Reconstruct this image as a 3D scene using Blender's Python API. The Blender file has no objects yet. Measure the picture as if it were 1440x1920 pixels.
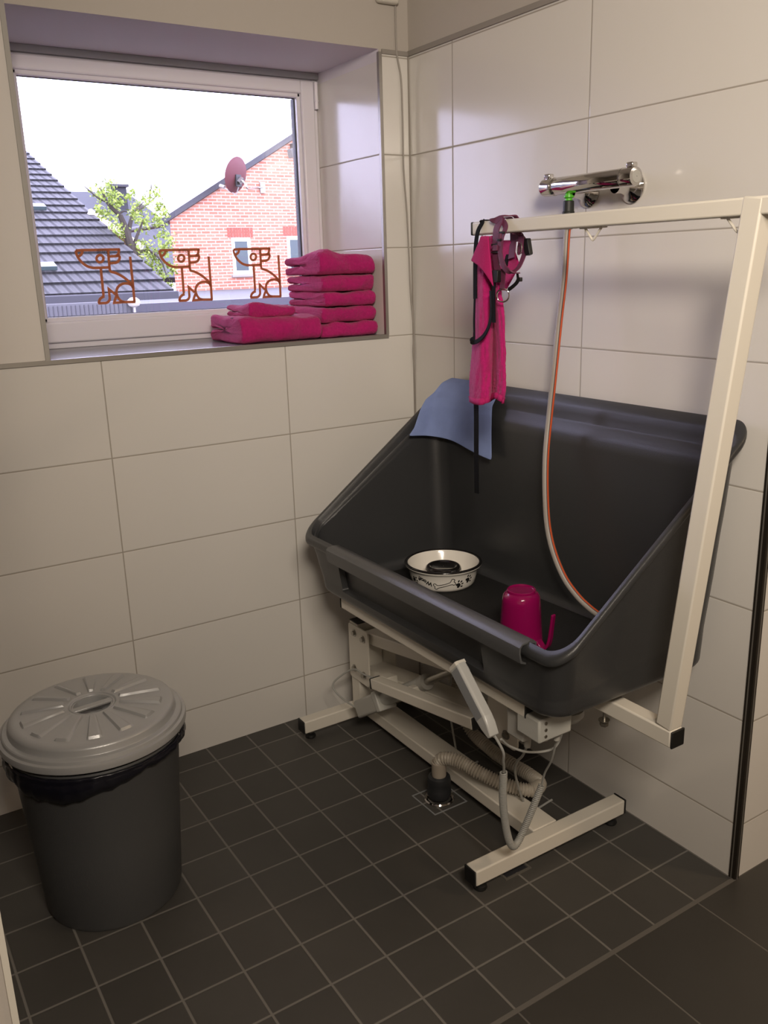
import bpy, bmesh, math, random
from mathutils import Vector, Matrix, noise
random.seed(7)
S = bpy.context.scene
COL = S.collection
PI = math.pi
# ------------------------------------------------------------------ camera
F_PX = 1638.23
CAM = Vector((-1.81824, -2.64127, 1.59823))
RT, UP, BK = Vector((0.84061, -0.54089, -0.02863)), Vector((0.16931, 0.21218, 0.96245)), Vector((-0.51451, -0.81389, 0.26994))
def cam_setup():
    cd = bpy.data.cameras.new('camera')
    cd.sensor_fit = 'VERTICAL'; cd.sensor_height = 36.0; cd.lens = F_PX/1920*36.0
    cd.clip_start = .05; cd.clip_end = 200
    o = bpy.data.objects.new('camera', cd)
    m = Matrix.Identity(4)
    for i, v in enumerate((RT, UP, BK)):
        for j in range(3): m[j][i] = v[j]
    for j in range(3): m[j][3] = CAM[j]
    o.matrix_world = m
    COL.objects.link(o); S.camera = o
cam_setup()
# ------------------------------------------------------------------ light and exposure
S.view_settings.view_transform = 'Standard'; S.view_settings.look = 'None'
S.view_settings.exposure = 0.0; S.view_settings.gamma = 1.0
S.view_settings.use_curve_mapping = False
SKY = (0.71, 0.68, 1.0); SKY_STRENGTH = 9.0
W = bpy.data.worlds.new('overcast_sky'); S.world = W; W.use_nodes = True
bg = W.node_tree.nodes['Background']
bg.inputs[0].default_value = (*SKY, 1); bg.inputs[1].default_value = SKY_STRENGTH
def area(name, loc, rot, sx, sy, power, col, shape='RECTANGLE'):
    l = bpy.data.lights.new(name, 'AREA'); l.shape = shape; l.size = sx; l.size_y = sy
    l.energy = power; l.color = col
    o = bpy.data.objects.new(name, l); o.location = loc; o.rotation_euler = rot
    COL.objects.link(o); return o
WARM = (1.0, 0.87, 0.72)
area('ceiling_lamp_light', (-1.6, -3.4, 2.70), (0, 0, 0), .6, .6, 55, WARM)
sl_ = bpy.data.lights.new('falloff_spot_light', 'SPOT'); sl_.energy = 200; sl_.color = WARM; sl_.spot_size = math.radians(78); sl_.spot_blend = 1.0; sl_.shadow_soft_size = .20  # stand-in for the main lamp; aimed cone shaped to dim the walls downwards
so_ = bpy.data.objects.new('falloff_spot_light', sl_); so_.location = (-1.92, -3.1, 2.42)
so_.rotation_euler = (Vector((.0, -.62, 1.95))-Vector(so_.location)).to_track_quat('-Z', 'Y').to_euler(); COL.objects.link(so_)
area('corridor_lamp_light', (1.3, -3.2, 2.60), (0, 0, 0), .4, .4, 22, (1.0, .72, .45))
sun = bpy.data.lights.new('sun', 'SUN'); sun.energy = 1.1; sun.angle = math.radians(12); sun.color = (1, .95, .88)
so = bpy.data.objects.new('sun', sun); so.rotation_euler = (math.radians(48), 0, math.radians(-20)); COL.objects.link(so)

# ------------------------------------------------------------------ helpers
def at(px, py, ax, v):
    """the point where the line of sight of a pixel of the photo meets the plane ax = v"""
    d = RT*((px-720)/F_PX) + UP*((960-py)/F_PX) - BK
    i = 'xyz'.index(ax)
    return CAM + d*((v-CAM[i])/d[i])

class MB:
    def __init__(self): self.v = []; self.f = []; self.m = []; self.mi = 0
    def add(self, vs, fs):
        o = len(self.v); self.v += [Vector(p) for p in vs]
        for f in fs: self.f.append([i+o for i in f]); self.m.append(self.mi)
        return self
    def box(self, a, b):
        (x0,y0,z0),(x1,y1,z1) = a, b
        return self.add([(x0,y0,z0),(x1,y0,z0),(x1,y1,z0),(x0,y1,z0),(x0,y0,z1),(x1,y0,z1),(x1,y1,z1),(x0,y1,z1)],
            [(3,2,1,0),(4,5,6,7),(0,1,5,4),(1,2,6,5),(2,3,7,6),(3,0,4,7)])
    def bar(self, p, q, w, h, up=(0,0,1)):
        """box section from p to q, w across, h along up"""
        p, q = Vector(p), Vector(q); d = (q-p).normalized(); u = Vector(up)
        s = d.cross(u).normalized(); u = s.cross(d).normalized()
        vs = []
        for c in (p, q):
            for a, b in ((-1,-1),(1,-1),(1,1),(-1,1)): vs.append(c+s*(a*w/2)+u*(b*h/2))
        return self.add(vs, [(3,2,1,0),(4,5,6,7),(0,1,5,4),(1,2,6,5),(2,3,7,6),(3,0,4,7)])
    def loft(self, rings, closed=True, cap0=True, cap1=True):
        n = len(rings[0]); vs = [p for r in rings for p in r]; fs = []
        for k in range(len(rings)-1):
            for i in range(n if closed else n-1):
                j = (i+1) % n
                fs.append((k*n+i, k*n+j, (k+1)*n+j, (k+1)*n+i))
        if cap0: fs.append(tuple(reversed(range(n))))
        if cap1: fs.append(tuple((len(rings)-1)*n+i for i in range(n)))
        return self.add(vs, fs)
    def tube(self, pts, r, n=12, caps=True):
        pts = [Vector(p) for p in pts]; rings = []; u = None
        for i, p in enumerate(pts):
            t = (pts[min(i+1,len(pts)-1)]-pts[max(i-1,0)]).normalized()
            if u is None:
                u = Vector((0,0,1)) if abs(t.z) < .9 else Vector((1,0,0))
            u = (u - t*u.dot(t)).normalized(); w = t.cross(u)
            rr = r(i/(len(pts)-1)) if callable(r) else r
            rings.append([p+u*(rr*math.cos(a))+w*(rr*math.sin(a)) for a in [2*PI*k/n for k in range(n)]])
        return self.loft(rings, True, caps, caps)
    def cyl(self, p, q, r, r2=None, n=24):
        r2 = r if r2 is None else r2
        return self.tube([p, q], lambda t: r+(r2-r)*t, n)
    def lathe(self, prof, c, n=48, axis='z', cap0=False, cap1=False, rot=None):
        rings = []
        for r, z in prof:
            ring = []
            for k in range(n):
                a = 2*PI*k/n
                p = Vector((r*math.cos(a), r*math.sin(a), z))
                if axis == 'x': p = Vector((z, r*math.cos(a), r*math.sin(a)))
                if axis == 'y': p = Vector((r*math.sin(a), z, r*math.cos(a)))
                if rot: p = rot @ p
                ring.append(p+Vector(c))
            rings.append(ring)
        return self.loft(rings, True, cap0, cap1)
    def torus(self, c, R, r, nrm=(0,0,1), n=32, m=8, sy=1.0):
        q = Vector((0,0,1)).rotation_difference(Vector(nrm)); rings = []
        for k in range(n+1):
            a = 2*PI*k/n; rings.append([Vector(c)+q@Vector(((R+r*math.cos(b))*math.cos(a), sy*(R+r*math.cos(b))*math.sin(a), r*math.sin(b))) for b in [2*PI*j/m for j in range(m)]])
        return self.loft(rings, True, False, False)
    def ribbon(self, pts, sides, w, t):
        """flat strap along pts, its width along sides"""
        pts = [Vector(p) for p in pts]; rings = []
        for i, p in enumerate(pts):
            d = (pts[min(i+1,len(pts)-1)]-pts[max(i-1,0)]).normalized()
            s = Vector(sides[i] if isinstance(sides, list) else sides); s = (s-d*s.dot(d)).normalized(); u = s.cross(d)
            ww = w(i/(len(pts)-1)) if callable(w) else w
            rings.append([p+s*(a*ww/2)+u*(b*t/2) for a, b in ((-1,-1),(1,-1),(1,1),(-1,1))])
        return self.loft(rings)
    def build(self, name, mats, parent=None, smooth=30, bevel=0, bseg=2, weld=False):
        me = bpy.data.meshes.new(name); me.from_pydata([tuple(p) for p in self.v], [], self.f)
        mats = mats if isinstance(mats, (list, tuple)) else [mats]
        for m in mats: me.materials.append(m)
        for p, i in zip(me.polygons, self.m): p.material_index = i
        bm = bmesh.new(); bm.from_mesh(me)
        if weld: bmesh.ops.remove_doubles(bm, verts=bm.verts, dist=1e-5)
        bmesh.ops.recalc_face_normals(bm, faces=bm.faces)
        bm.to_mesh(me); bm.free()
        if smooth:
            me.shade_smooth(); me.set_sharp_from_angle(angle=math.radians(smooth))
        o = bpy.data.objects.new(name, me); COL.objects.link(o)
        if bevel:
            b = o.modifiers.new('bevel', 'BEVEL'); b.width = bevel; b.segments = bseg; b.limit_method = 'ANGLE'; b.angle_limit = math.radians(40)
            b.harden_normals = False
        if parent:
            o.parent = parent; o.matrix_parent_inverse = Matrix.Translation(parent.location).inverted() if not parent.parent else Matrix.Identity(4)
            if parent.parent: o.matrix_parent_inverse = Matrix.Identity(4)
        return o
def tag(o, label, cat, group=None, kind=None):
    o['label'] = label; o['category'] = cat
    if group: o['group'] = group
    if kind: o['kind'] = kind
    return o
def thing(name, label, cat, loc, group=None):
    o = bpy.data.objects.new(name, None); o.empty_display_size = .1; o.location = loc; COL.objects.link(o)
    return tag(o, label, cat, group)
def struct(o): o['kind'] = 'structure'; return o
def copy_tree(o, parent=None):
    c = o.copy(); COL.objects.link(c)
    if parent: c.parent = parent
    for ch in list(o.children): copy_tree(ch, c)
    return c
def catmull(pts, n=8):
    P = [Vector(p) for p in pts]; P = [P[0]*2-P[1]]+P+[P[-1]*2-P[-2]]; out = []
    for i in range(1, len(P)-2):
        for k in range(n):
            t = k/n; a, b, c, d = P[i-1:i+3]
            out.append(.5*((2*b)+(c-a)*t+(2*a-5*b+4*c-d)*t*t+(3*b-a-3*c+d)*t**3))
    out.append(P[-2]); return out
# ------------------------------------------------------------------ materials
def mat(name, col, rough=.5, metal=0, bump=0, bscale=200, coat=0, var=0, vscale=8, **kw):
    m = bpy.data.materials.new(name); m.use_nodes = True; nt = m.node_tree; b = nt.nodes['Principled BSDF']
    b.inputs['Base Color'].default_value = (*col, 1); b.inputs['Roughness'].default_value = rough; b.inputs['Metallic'].default_value = metal
    b.inputs['Coat Weight'].default_value = coat
    for k, v in kw.items(): b.inputs[k.replace('_', ' ')].default_value = v
    tc = nt.nodes.new('ShaderNodeTexCoord')
    if bump:
        n = nt.nodes.new('ShaderNodeTexNoise'); n.inputs['Scale'].default_value = bscale; n.inputs['Detail'].default_value = 3
        nt.links.new(tc.outputs['Object'], n.inputs['Vector'])
        bp = nt.nodes.new('ShaderNodeBump'); bp.inputs['Strength'].default_value = bump; bp.inputs['Distance'].default_value = .002
        nt.links.new(n.outputs[0], bp.inputs['Height']); nt.links.new(bp.outputs[0], b.inputs['Normal'])
    if var:
        n = nt.nodes.new('ShaderNodeTexNoise'); n.inputs['Scale'].default_value = vscale; n.inputs['Detail'].default_value = 4
        nt.links.new(tc.outputs['Object'], n.inputs['Vector'])
        r = nt.nodes.new('ShaderNodeMapRange'); r.inputs[3].default_value = 1-var; r.inputs[4].default_value = 1+var
        nt.links.new(n.outputs[0], r.inputs[0])
        hs = nt.nodes.new('ShaderNodeHueSaturation'); hs.inputs['Color'].default_value = (*col, 1)
        nt.links.new(r.outputs[0], hs.inputs['Value']); nt.links.new(hs.outputs[0], b.inputs['Base Color'])
    return m
def math_node(nt, op, a, b=None, c=None):
    n = nt.nodes.new('ShaderNodeMath'); n.operation = op
    for i, v in enumerate((a, b, c)):
        if v is None: continue
        if isinstance(v, (int, float)): n.inputs[i].default_value = v
        else: nt.links.new(v, n.inputs[i])
    return n.outputs[0]
def tiles(name, specs, tile, grout, gw, rough, grough=.8, wavy=.0, var=.0, coat=0, spec=.5):
    """specs: list of (axis, origin, spacing): grout lines at origin + k*spacing along an axis"""
    m = bpy.data.materials.new(name); m.use_nodes = True; nt = m.node_tree; b = nt.nodes['Principled BSDF']; L = nt.links.new
    tc = nt.nodes.new('ShaderNodeTexCoord'); sx = nt.nodes.new('ShaderNodeSeparateXYZ'); L(tc.outputs['Object'], sx.inputs[0])
    dist = None; cells = []
    for ax, o, s in specs:
        u = math_node(nt, 'DIVIDE', math_node(nt, 'SUBTRACT', sx.outputs['xyz'.index(ax)], o), s)
        cells.append(math_node(nt, 'FLOOR', u))
        fr = math_node(nt, 'FRACT', math_node(nt, 'ADD', u, .5))
        d = math_node(nt, 'MULTIPLY', math_node(nt, 'ABSOLUTE', math_node(nt, 'SUBTRACT', fr, .5)), s)
        dist = d if dist is None else math_node(nt, 'MINIMUM', dist, d)
    mr = nt.nodes.new('ShaderNodeMapRange'); mr.inputs[1].default_value = gw*.42; mr.inputs[2].default_value = gw*.62
    L(dist, mr.inputs[0]); mask = mr.outputs[0]
    mx = nt.nodes.new('ShaderNodeMix'); mx.data_type = 'RGBA'; L(mask, mx.inputs[0])
    mx.inputs[6].default_value = (*grout, 1); mx.inputs[7].default_value = (*tile, 1)
    if var:
        cb = nt.nodes.new('ShaderNodeCombineXYZ')
        for i, c in enumerate(cells[:2]): L(c, cb.inputs[i])
        wn = nt.nodes.new('ShaderNodeTexWhiteNoise'); L(cb.outputs[0], wn.inputs['Vector'])
        nz = nt.nodes.new('ShaderNodeTexNoise'); nz.inputs['Scale'].default_value = 5; nz.inputs['Detail'].default_value = 6; L(tc.outputs['Object'], nz.inputs['Vector'])
        v = math_node(nt, 'ADD', math_node(nt, 'MULTIPLY', wn.outputs[0], var), math_node(nt, 'MULTIPLY', nz.outputs[0], var*1.5))
        hs = nt.nodes.new('ShaderNodeHueSaturation'); hs.inputs['Color'].default_value = (*tile, 1)
        L(math_node(nt, 'ADD', v, 1-var*1.25), hs.inputs['Value']); L(hs.outputs[0], mx.inputs[7])
    L(mx.outputs[2], b.inputs['Base Color'])
    rr = nt.nodes.new('ShaderNodeMapRange'); rr.inputs[3].default_value = grough; rr.inputs[4].default_value = rough; L(mask, rr.inputs[0]); L(rr.outputs[0], b.inputs['Roughness'])
    b.inputs['Coat Weight'].default_value = coat; b.inputs['Specular IOR Level'].default_value = spec
    b2 = nt.nodes.new('ShaderNodeMapRange'); b2.inputs[1].default_value = gw*.3; b2.inputs[2].default_value = gw*1.1; L(dist, b2.inputs[0])
    h = b2.outputs[0]
    bp = nt.nodes.new('ShaderNodeBump'); bp.inputs['Strength'].default_value = .5; bp.inputs['Distance'].default_value = .0012; L(h, bp.inputs['Height'])
    if wavy:
        nz2 = nt.nodes.new('ShaderNodeTexNoise'); nz2.inputs['Scale'].default_value = 9; nz2.inputs['Detail'].default_value = 1; L(tc.outputs['Object'], nz2.inputs['Vector'])
        bp2 = nt.nodes.new('ShaderNodeBump'); bp2.inputs['Strength'].default_value = wavy; bp2.inputs['Distance'].default_value = .004; L(nz2.outputs[0], bp2.inputs['Height'])
        L(bp2.outputs[0], bp.inputs['Normal'])
    L(bp.outputs[0], b.inputs['Normal'])
    return m
WT, WG = (.74, .715, .68), (.40, .365, .32)
Z7 = .1616
M_tile_back = tiles('white_wall_tile_window_side', [('x', -.5158, .6037), ('z', Z7, .3)], WT, WG, .0035, .16, wavy=.12)
M_tile_right = tiles('white_wall_tile_side', [('y', -.2406, .594), ('z', Z7, .3)], WT, WG, .0035, .14, wavy=.12)
M_tile_rows = tiles('white_wall_tile_rows', [('z', Z7, .3)], WT, WG, .0035, .16, wavy=.12)
M_floor_small = tiles('dark_floor_mosaic', [('x', -.9115, .1517), ('y', .0553, .1517)], (.066, .062, .057), (.18, .17, .156), .0055, .55, var=.2)
M_floor_big = tiles('dark_floor_slab', [('x', -.7598, .3034), ('y', -1.457, .6)], (.052, .048, .043), (.13, .12, .108), .004, .5, var=.15)
M_paint = mat('warm_white_paint', (.50, .46, .42), .8, bump=.15, bscale=120)
M_ceil = mat('ceiling_paint', (.75, .72, .68), .9)
M_reveal = mat('reveal_paint', (.70, .67, .71), .7, bump=.1, bscale=150)
M_steel = mat('brushed_steel_trim', (.40, .38, .35), .42, .8)
M_gtrim = mat('grey_tile_trim', (.30, .275, .25), .5)
M_dark_trim = mat('dark_bronze_trim', (.07, .06, .05), .35, .8)
M_upvc = mat('window_plastic', (.85, .83, .90), .3)  # plastic itself is white; the lavender light cast is put into its colour
M_seal = mat('window_seal_rubber', (.02, .02, .025), .6)
M_sill = mat('grey_sill_tile', (.22, .22, .24), .22, var=.1)
M_white_coat = mat('cream_powder_coat', (.74, .70, .62), .42, bump=.05, bscale=500)
M_black = mat('black_plastic', (.008, .008, .008), .45)
M_blackstrap = mat('black_webbing', (.004, .004, .005), .85, bump=.3, bscale=600, Specular_IOR_Level=.2)
M_tub = mat('graphite_plastic_basin', (.037, .038, .040), .28, bump=.25, bscale=700)
M_sleeve = mat('graphite_sleeve', (.085, .087, .090), .29, bump=.2, bscale=600)
M_rubber = mat('black_rubber_mat', (.006, .006, .006), .75, bump=.6, bscale=260)
M_chrome = mat('chrome', (.62, .60, .58), .07, 1.0)
M_zinc = mat('zinc_bolt', (.42, .40, .36), .35, 1.0)
M_pink = mat('pink_terry', (.47, .006, .15), .95, bump=1.0, bscale=420, var=.25, vscale=90, Sheen_Weight=.15, Sheen_Roughness=.5)
M_pinkhem = mat('pink_woven_hem', (.42, .006, .12), .85, bump=.4, bscale=500)
M_label = mat('dark_care_label', (.02, .01, .03), .6)
M_blue = mat('blue_cleaning_cloth', (.22, .29, .55), .9, bump=.3, bscale=300, var=.12, vscale=25)
M_harness = mat('plum_webbing', (.13, .024, .065), .55, bump=.35, bscale=500)
M_ceramic = mat('white_ceramic', (.80, .77, .71), .15, coat=.3)
M_cerblack = mat('black_glaze', (.008, .007, .007), .1, coat=.5)
M_ink = mat('black_ink', (.01, .01, .01), .4)
M_jug = mat('pink_translucent_plastic', (.42, .007, .13), .14, Transmission_Weight=.45, IOR=1.35, coat=.3)
M_hosegrey = mat('grey_hose_rubber', (.36, .33, .30), .45)
M_hosered = mat('orange_hose_stripe', (.62, .10, .03), .45)
M_hosedark = mat('dark_hose_stripe', (.06, .05, .05), .5)
M_green = mat('bright_green_plastic', (.10, .50, .03), .35)
M_corr = mat('grey_corrugated_pipe', (.40, .36, .30), .42)
M_pvc = mat('beige_pipe_end', (.46, .40, .33), .45)
M_motor = mat('light_grey_motor_plastic', (.42, .41, .38), .4)
M_control = mat('pale_grey_control_plastic', (.46, .46, .43), .4)
M_hand = mat('handset_white_plastic', (.50, .50, .48), .3)
M_hand_face = mat('handset_grey_keypad', (.27, .28, .29), .4)
M_coil = mat('grey_coil_cable', (.36, .36, .34), .45)
M_bin = mat('grey_bin_plastic', (.075, .077, .080), .42, bump=.2, bscale=500)
M_lid = mat('silver_grey_lid_plastic', (.43, .435, .44), .30, .25, bump=.15, bscale=500)
M_bag = mat('black_bin_bag', (.008, .008, .014), .25, bump=.5, bscale=40)
M_cable = mat('white_cable', (.36, .33, .30), .5)
M_boxw = mat('white_device_plastic', (.68, .65, .58), .4)
def film_mat():
    m = bpy.data.materials.new('orange_translucent_film'); m.use_nodes = True; nt = m.node_tree; nt.nodes.clear()
    o = nt.nodes.new('ShaderNodeOutputMaterial'); t = nt.nodes.new('ShaderNodeBsdfTranslucent'); d = nt.nodes.new('ShaderNodeBsdfDiffuse'); x = nt.nodes.new('ShaderNodeMixShader')
    t.inputs[0].default_value = (.42, .17, .10, 1); d.inputs[0].default_value = (.65, .24, .12, 1); x.inputs[0].default_value = .35
    nt.links.new(d.outputs[0], x.inputs[1]); nt.links.new(t.outputs[0], x.inputs[2]); nt.links.new(x.outputs[0], o.inputs[0]); return m
M_orange = film_mat()
M_lash = mat('dark_film', (.03, .02, .03), .6)
def glass_mat():
    m = bpy.data.materials.new('window_glass'); m.use_nodes = True; nt = m.node_tree; nt.nodes.clear()
    o = nt.nodes.new('ShaderNodeOutputMaterial'); t = nt.nodes.new('ShaderNodeBsdfTransparent'); g = nt.nodes.new('ShaderNodeBsdfGlossy'); g.inputs['Roughness'].default_value = .01
    f = nt.nodes.new('ShaderNodeFresnel'); f.inputs[0].default_value = 1.5; x = nt.nodes.new('ShaderNodeMixShader')
    t.inputs[0].default_value = (.95, .96, .96, 1)
    nt.links.new(f.outputs[0], x.inputs[0]); nt.links.new(t.outputs[0], x.inputs[1]); nt.links.new(g.outputs[0], x.inputs[2]); nt.links.new(x.outputs[0], o.inputs[0])
    return m
M_glass = glass_mat()
def brick_mat():
    m = bpy.data.materials.new('red_brick'); m.use_nodes = True; nt = m.node_tree; b = nt.nodes['Principled BSDF']; L = nt.links.new
    tc = nt.nodes.new('ShaderNodeTexCoord'); sp = nt.nodes.new('ShaderNodeSeparateXYZ'); cb = nt.nodes.new('ShaderNodeCombineXYZ')
    L(tc.outputs['Object'], sp.inputs[0]); L(sp.outputs[0], cb.inputs[0]); L(sp.outputs[2], cb.inputs[1])
    br = nt.nodes.new('ShaderNodeTexBrick'); L(cb.outputs[0], br.inputs['Vector'])
    br.inputs['Color1'].default_value = (.38, .125, .075, 1); br.inputs['Color2'].default_value = (.50, .20, .125, 1); br.inputs['Mortar'].default_value = (.55, .40, .32, 1)
    br.inputs['Scale'].default_value = 1; br.inputs['Mortar Size'].default_value = .012; br.inputs['Brick Width'].default_value = .25; br.inputs['Row Height'].default_value = .08
    L(br.outputs[0], b.inputs['Base Color']); b.inputs['Roughness'].default_value = .85
    return m
M_brick = brick_mat()
M_soldier = mat('brick_lintel', (.30, .09, .06), .85, var=.2, vscale=9)
M_rooffar = mat('far_roof_tile', (.026, .029, .036), .7, var=.2, vscale=4)
M_fascia = mat('dark_gutter', (.035, .035, .042), .5)
M_verge = mat('white_verge_board', (.75, .66, .55), .6)
M_felt = mat('roof_felt', (.085, .09, .09), .8, var=.2, vscale=1.5)
M_parapet = mat('grey_parapet_sheet', (.065, .065, .07), .6)
M_parapetdark = mat('slate_parapet_sheet', (.022, .022, .03), .5)
M_dish = mat('rust_red_dish', (.11, .025, .03), .6)
M_bark = mat('tree_bark', (.055, .045, .035), .9, bump=.5, bscale=20)
M_leaf = mat('spring_leaf', (.26, .34, .06), .7, var=.3, vscale=3)
M_winglass = mat('far_window_glass', (.05, .075, .075), .25)
M_stone = mat('pale_stone', (.30, .28, .25), .8)

# ------------------------------------------------------------------ setting
XL, XR, ZS, ZT, D = -1.265, -.118, 1.367, 2.281, .52     # window opening and wall thickness
ZP = Z7+7*.3+.012                                         # top of the tiling
b = MB()
def q(vs, mi): b.mi = mi; b.add(vs, [(0,1,2,3)])
H = 2.75
q([(-3.2,0,0),(0,0,0),(0,0,ZS),(-3.2,0,ZS)], 0)
q([(XR,0,ZS),(0,0,ZS),(0,0,ZP),(XR,0,ZP)], 2)
q([(-3.2,0,ZS),(XL,0,ZS),(XL,0,H),(-3.2,0,H)], 4)
q([(XL,0,ZT),(XR,0,ZT),(XR,0,H),(XL,0,H)], 1)
q([(XR,0,ZP),(0,0,ZP),(0,0,H),(XR,0,H)], 1)
q([(XR,0,ZS),(XR,D,ZS),(XR,D,ZT-.035),(XR,0,ZT-.035)], 2)
q([(XR,0,ZT-.035),(XR,D,ZT-.035),(XR,D,ZT),(XR,0,ZT)], 3)
q([(XL,0,ZS),(XL,D,ZS),(XL,D,ZT),(XL,0,ZT)], 3)
q([(XL,0,ZT),(XR,0,ZT),(XR,D,ZT),(XL,D,ZT)], 3)
q([(XL,0,ZS-.01),(XR,0,ZS-.01),(XR,D,ZS-.01),(XL,D,ZS-.01)], 1)
for vs in ([(-3.2,D,-.1),(.1,D,-.1),(.1,D,ZS),(-3.2,D,ZS)], [(-3.2,D,ZT),(.1,D,ZT),(.1,D,H),(-3.2,D,H)], [(-3.2,D,ZS),(XL,D,ZS),(XL,D,ZT),(-3.2,D,ZT)], [(XR,D,ZS),(.1,D,ZS),(.1,D,ZT),(XR,D,ZT)]): q(vs, 1)
struct(b.build('wall_back', [M_tile_back, M_paint, M_tile_rows, M_reveal, mat('white_panel_paint', (.74, .70, .66), .6, bump=.1, bscale=120)], smooth=0))
YE = -1.445
b = MB(); q([(0,0,0),(0,-1.42,0),(0,-1.42,ZP),(0,0,ZP)], 0); q([(0,-1.42,0),(0,YE,0),(0,YE,ZP),(0,-1.42,ZP)], 2); q([(0,0,ZP),(0,YE,ZP),(0,YE,H),(0,0,H)], 1)
q([(.1,D,-.1),(.1,0,-.1),(.1,0,H),(.1,D,H)], 1)
struct(b.build('wall_right', [M_tile_right, M_paint, M_tile_rows], smooth=0))
M_tile_front = tiles('white_wall_tile_return', [('x', .33, .6), ('z', Z7, .3)], WT, WG, .0035, .16, wavy=.12)
b = MB(); q([(.012,YE-.012,0),(2.6,YE-.012,0),(2.6,YE-.012,ZP),(.012,YE-.012,ZP)], 0); q([(.0,YE-.012,ZP),(2.6,YE-.012,ZP),(2.6,YE-.012,H),(.0,YE-.012,H)], 1)
struct(b.build('wall_front', [M_tile_front, M_paint], smooth=0))
b = MB(); b.box((-3.2,-1.62,0), (-1.752,YE-.012,H)); struct(b.build('wall_left', M_paint, smooth=0))
b = MB(); b.box((-1.754,-1.624,0), (-1.746,-1.59,H)); struct(b.build('trim_1', M_boxw, smooth=0))
b = MB(); b.box((-3.4,-1.62,0), (-3.2,D,H)); struct(b.build('wall_side', M_paint, smooth=0))
b = MB(); b.box((-3.4,-5.2,0), (-3.3,-1.62,H)); struct(b.build('wall_corridor', M_paint, smooth=0))
b = MB(); b.box((-3.4,-5.3,0), (2.7,-5.2,H)); struct(b.build('wall_rear', M_paint, smooth=0))
b = MB(); b.box((2.6,-5.2,0), (2.7,YE-.012,H)); struct(b.build('wall_far', M_paint, smooth=0))
b = MB(); b.box((-3.4,-5.3,H), (2.7,D,H+.1)); struct(b.build('ceiling', M_ceil, smooth=0))
b = MB(); b.mi = 0; b.add([(-3.2,-1.457,0),(0,-1.457,0),(0,0,0),(-3.2,0,0)], [(0,1,2,3)])
b.mi = 1; b.add([(-3.4,-5.3,0),(2.7,-5.3,0),(2.7,-1.457,0),(-3.4,-1.457,0)], [(0,1,2,3)])
struct(b.build('floor', [M_floor_small, M_floor_big], smooth=0))
# trims
b = MB(); b.box((-3.2,-.004,ZS-.012), (XR+.010,.012,ZS+.002)); struct(b.build('trim_2', M_steel, bevel=.001))
b = MB(); b.box((XR-.001,-.004,ZS), (XR+.011,.010,ZP)); struct(b.build('trim_3', M_steel, bevel=.001))
b = MB(); b.box((XR+.011,-.006,ZP-.006), (-.004,.002,ZP+.008)); struct(b.build('trim_4', M_gtrim, bevel=.001))
b = MB(); b.box((-.006,YE,ZP-.006), (.002,-.002,ZP+.010)); struct(b.build('trim_5', M_gtrim, bevel=.001))
b = MB(); b.box((-.0045,-.0045,0), (.001,.001,ZP)); struct(b.build('trim_6', mat('corner_joint', (.33,.30,.27), .6), smooth=0))
b = MB(); b.box((XL-.010,-.004,ZS), (XL+.004,.012,H)); struct(b.build('trim_7', mat('left_reveal_profile', (.42,.40,.37), .5), bevel=.001))
b = MB(); b.box((-.003,YE-.016,0), (.014,YE+.003,H))
b.mi = 1; b.box((-.0045,YE-.006,0), (.004,YE-.003,H)); b.box((.004,YE-.0175,0), (.008,YE-.006,H))
struct(b.build('trim_8', [M_dark_trim, M_steel], smooth=0))
b = MB(); b.box((XL,.405,ZT-.022), (XR,.425,ZT)); struct(b.build('trim_9', mat('grey_sealing_profile', (.30,.30,.33), .5), bevel=.002))
b = MB(); b.box((XL,.004,ZS-.01), (XR,.44,ZS)); struct(b.build('trim_10', M_sill, bevel=.001))
# threshold joint between the small and the large floor tiles
b = MB(); b.box((-1.746,-1.463,-.002), (0,-1.451,.0012)); struct(b.build('trim_11', mat('threshold_joint', (.13,.12,.108), .7), smooth=0))
# window
GX0, GX1, GZ0, GZ1, GY = -1.163, -.203, 1.469, 2.197, .447
b = MB()
def frame(b, x0, x1, z0, z1, X0, X1, Z0, Z1, y0, y1):
    b.box((x0,y0,z0), (X0,y1,z1)); b.box((X1,y0,z0), (x1,y1,z1)); b.box((X0,y0,z0), (X1,y1,Z0)); b.box((X0,y0,Z1), (X1,y1,z1))
frame(b, XL, XR, ZS, ZT, XL+.035, XR-.022, ZS+.024, ZT-.03, .425, .50)
win = struct(b.build('window_1', M_upvc, bevel=.003))
b = MB(); frame(b, XL+.03, XR-.018, ZS+.02, ZT-.026, GX0-.014, GX1+.014, GZ0-.014, GZ1+.014, .41, .47)
b.build('sash', M_upvc, win, bevel=.006, bseg=3)
b = MB()
for p0, p1, w in (((GX0-.007,.418,GZ0-.016),(GX0-.007,.418,GZ1+.016),.018), ((GX1+.007,.418,GZ0-.016),(GX1+.007,.418,GZ1+.016),.018)):
    b.box((p0[0]-.008,.420,p0[2]), (p0[0]+.007,.442,p1[2]))
b.box((GX0-.015,.420,GZ0-.016), (GX1+.015,.442,GZ0)); b.box((GX0-.015,.420,GZ1), (GX1+.015,.442,GZ1+.016))
b.build('glazing_bead', M_upvc, win, bevel=.004)
b = MB(); frame(b, GX0-.004, GX1+.004, GZ0-.004, GZ1+.004, GX0+.003, GX1-.004, GZ0+.002, GZ1-.002, .440, .4455); b.build('rubber_seal', M_seal, win, smooth=0)
b = MB(); b.box((GX1-.003,.4475,GZ0), (GX1+.004,.468,GZ1)); b.build('spacer_bar', M_seal, win, smooth=0)
b = MB(); b.box((GX0-.01,.446,GZ0-.01), (GX1+.01,.4475,GZ1+.01)); b.build('glass_pane', M_glass, win, smooth=0)
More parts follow.
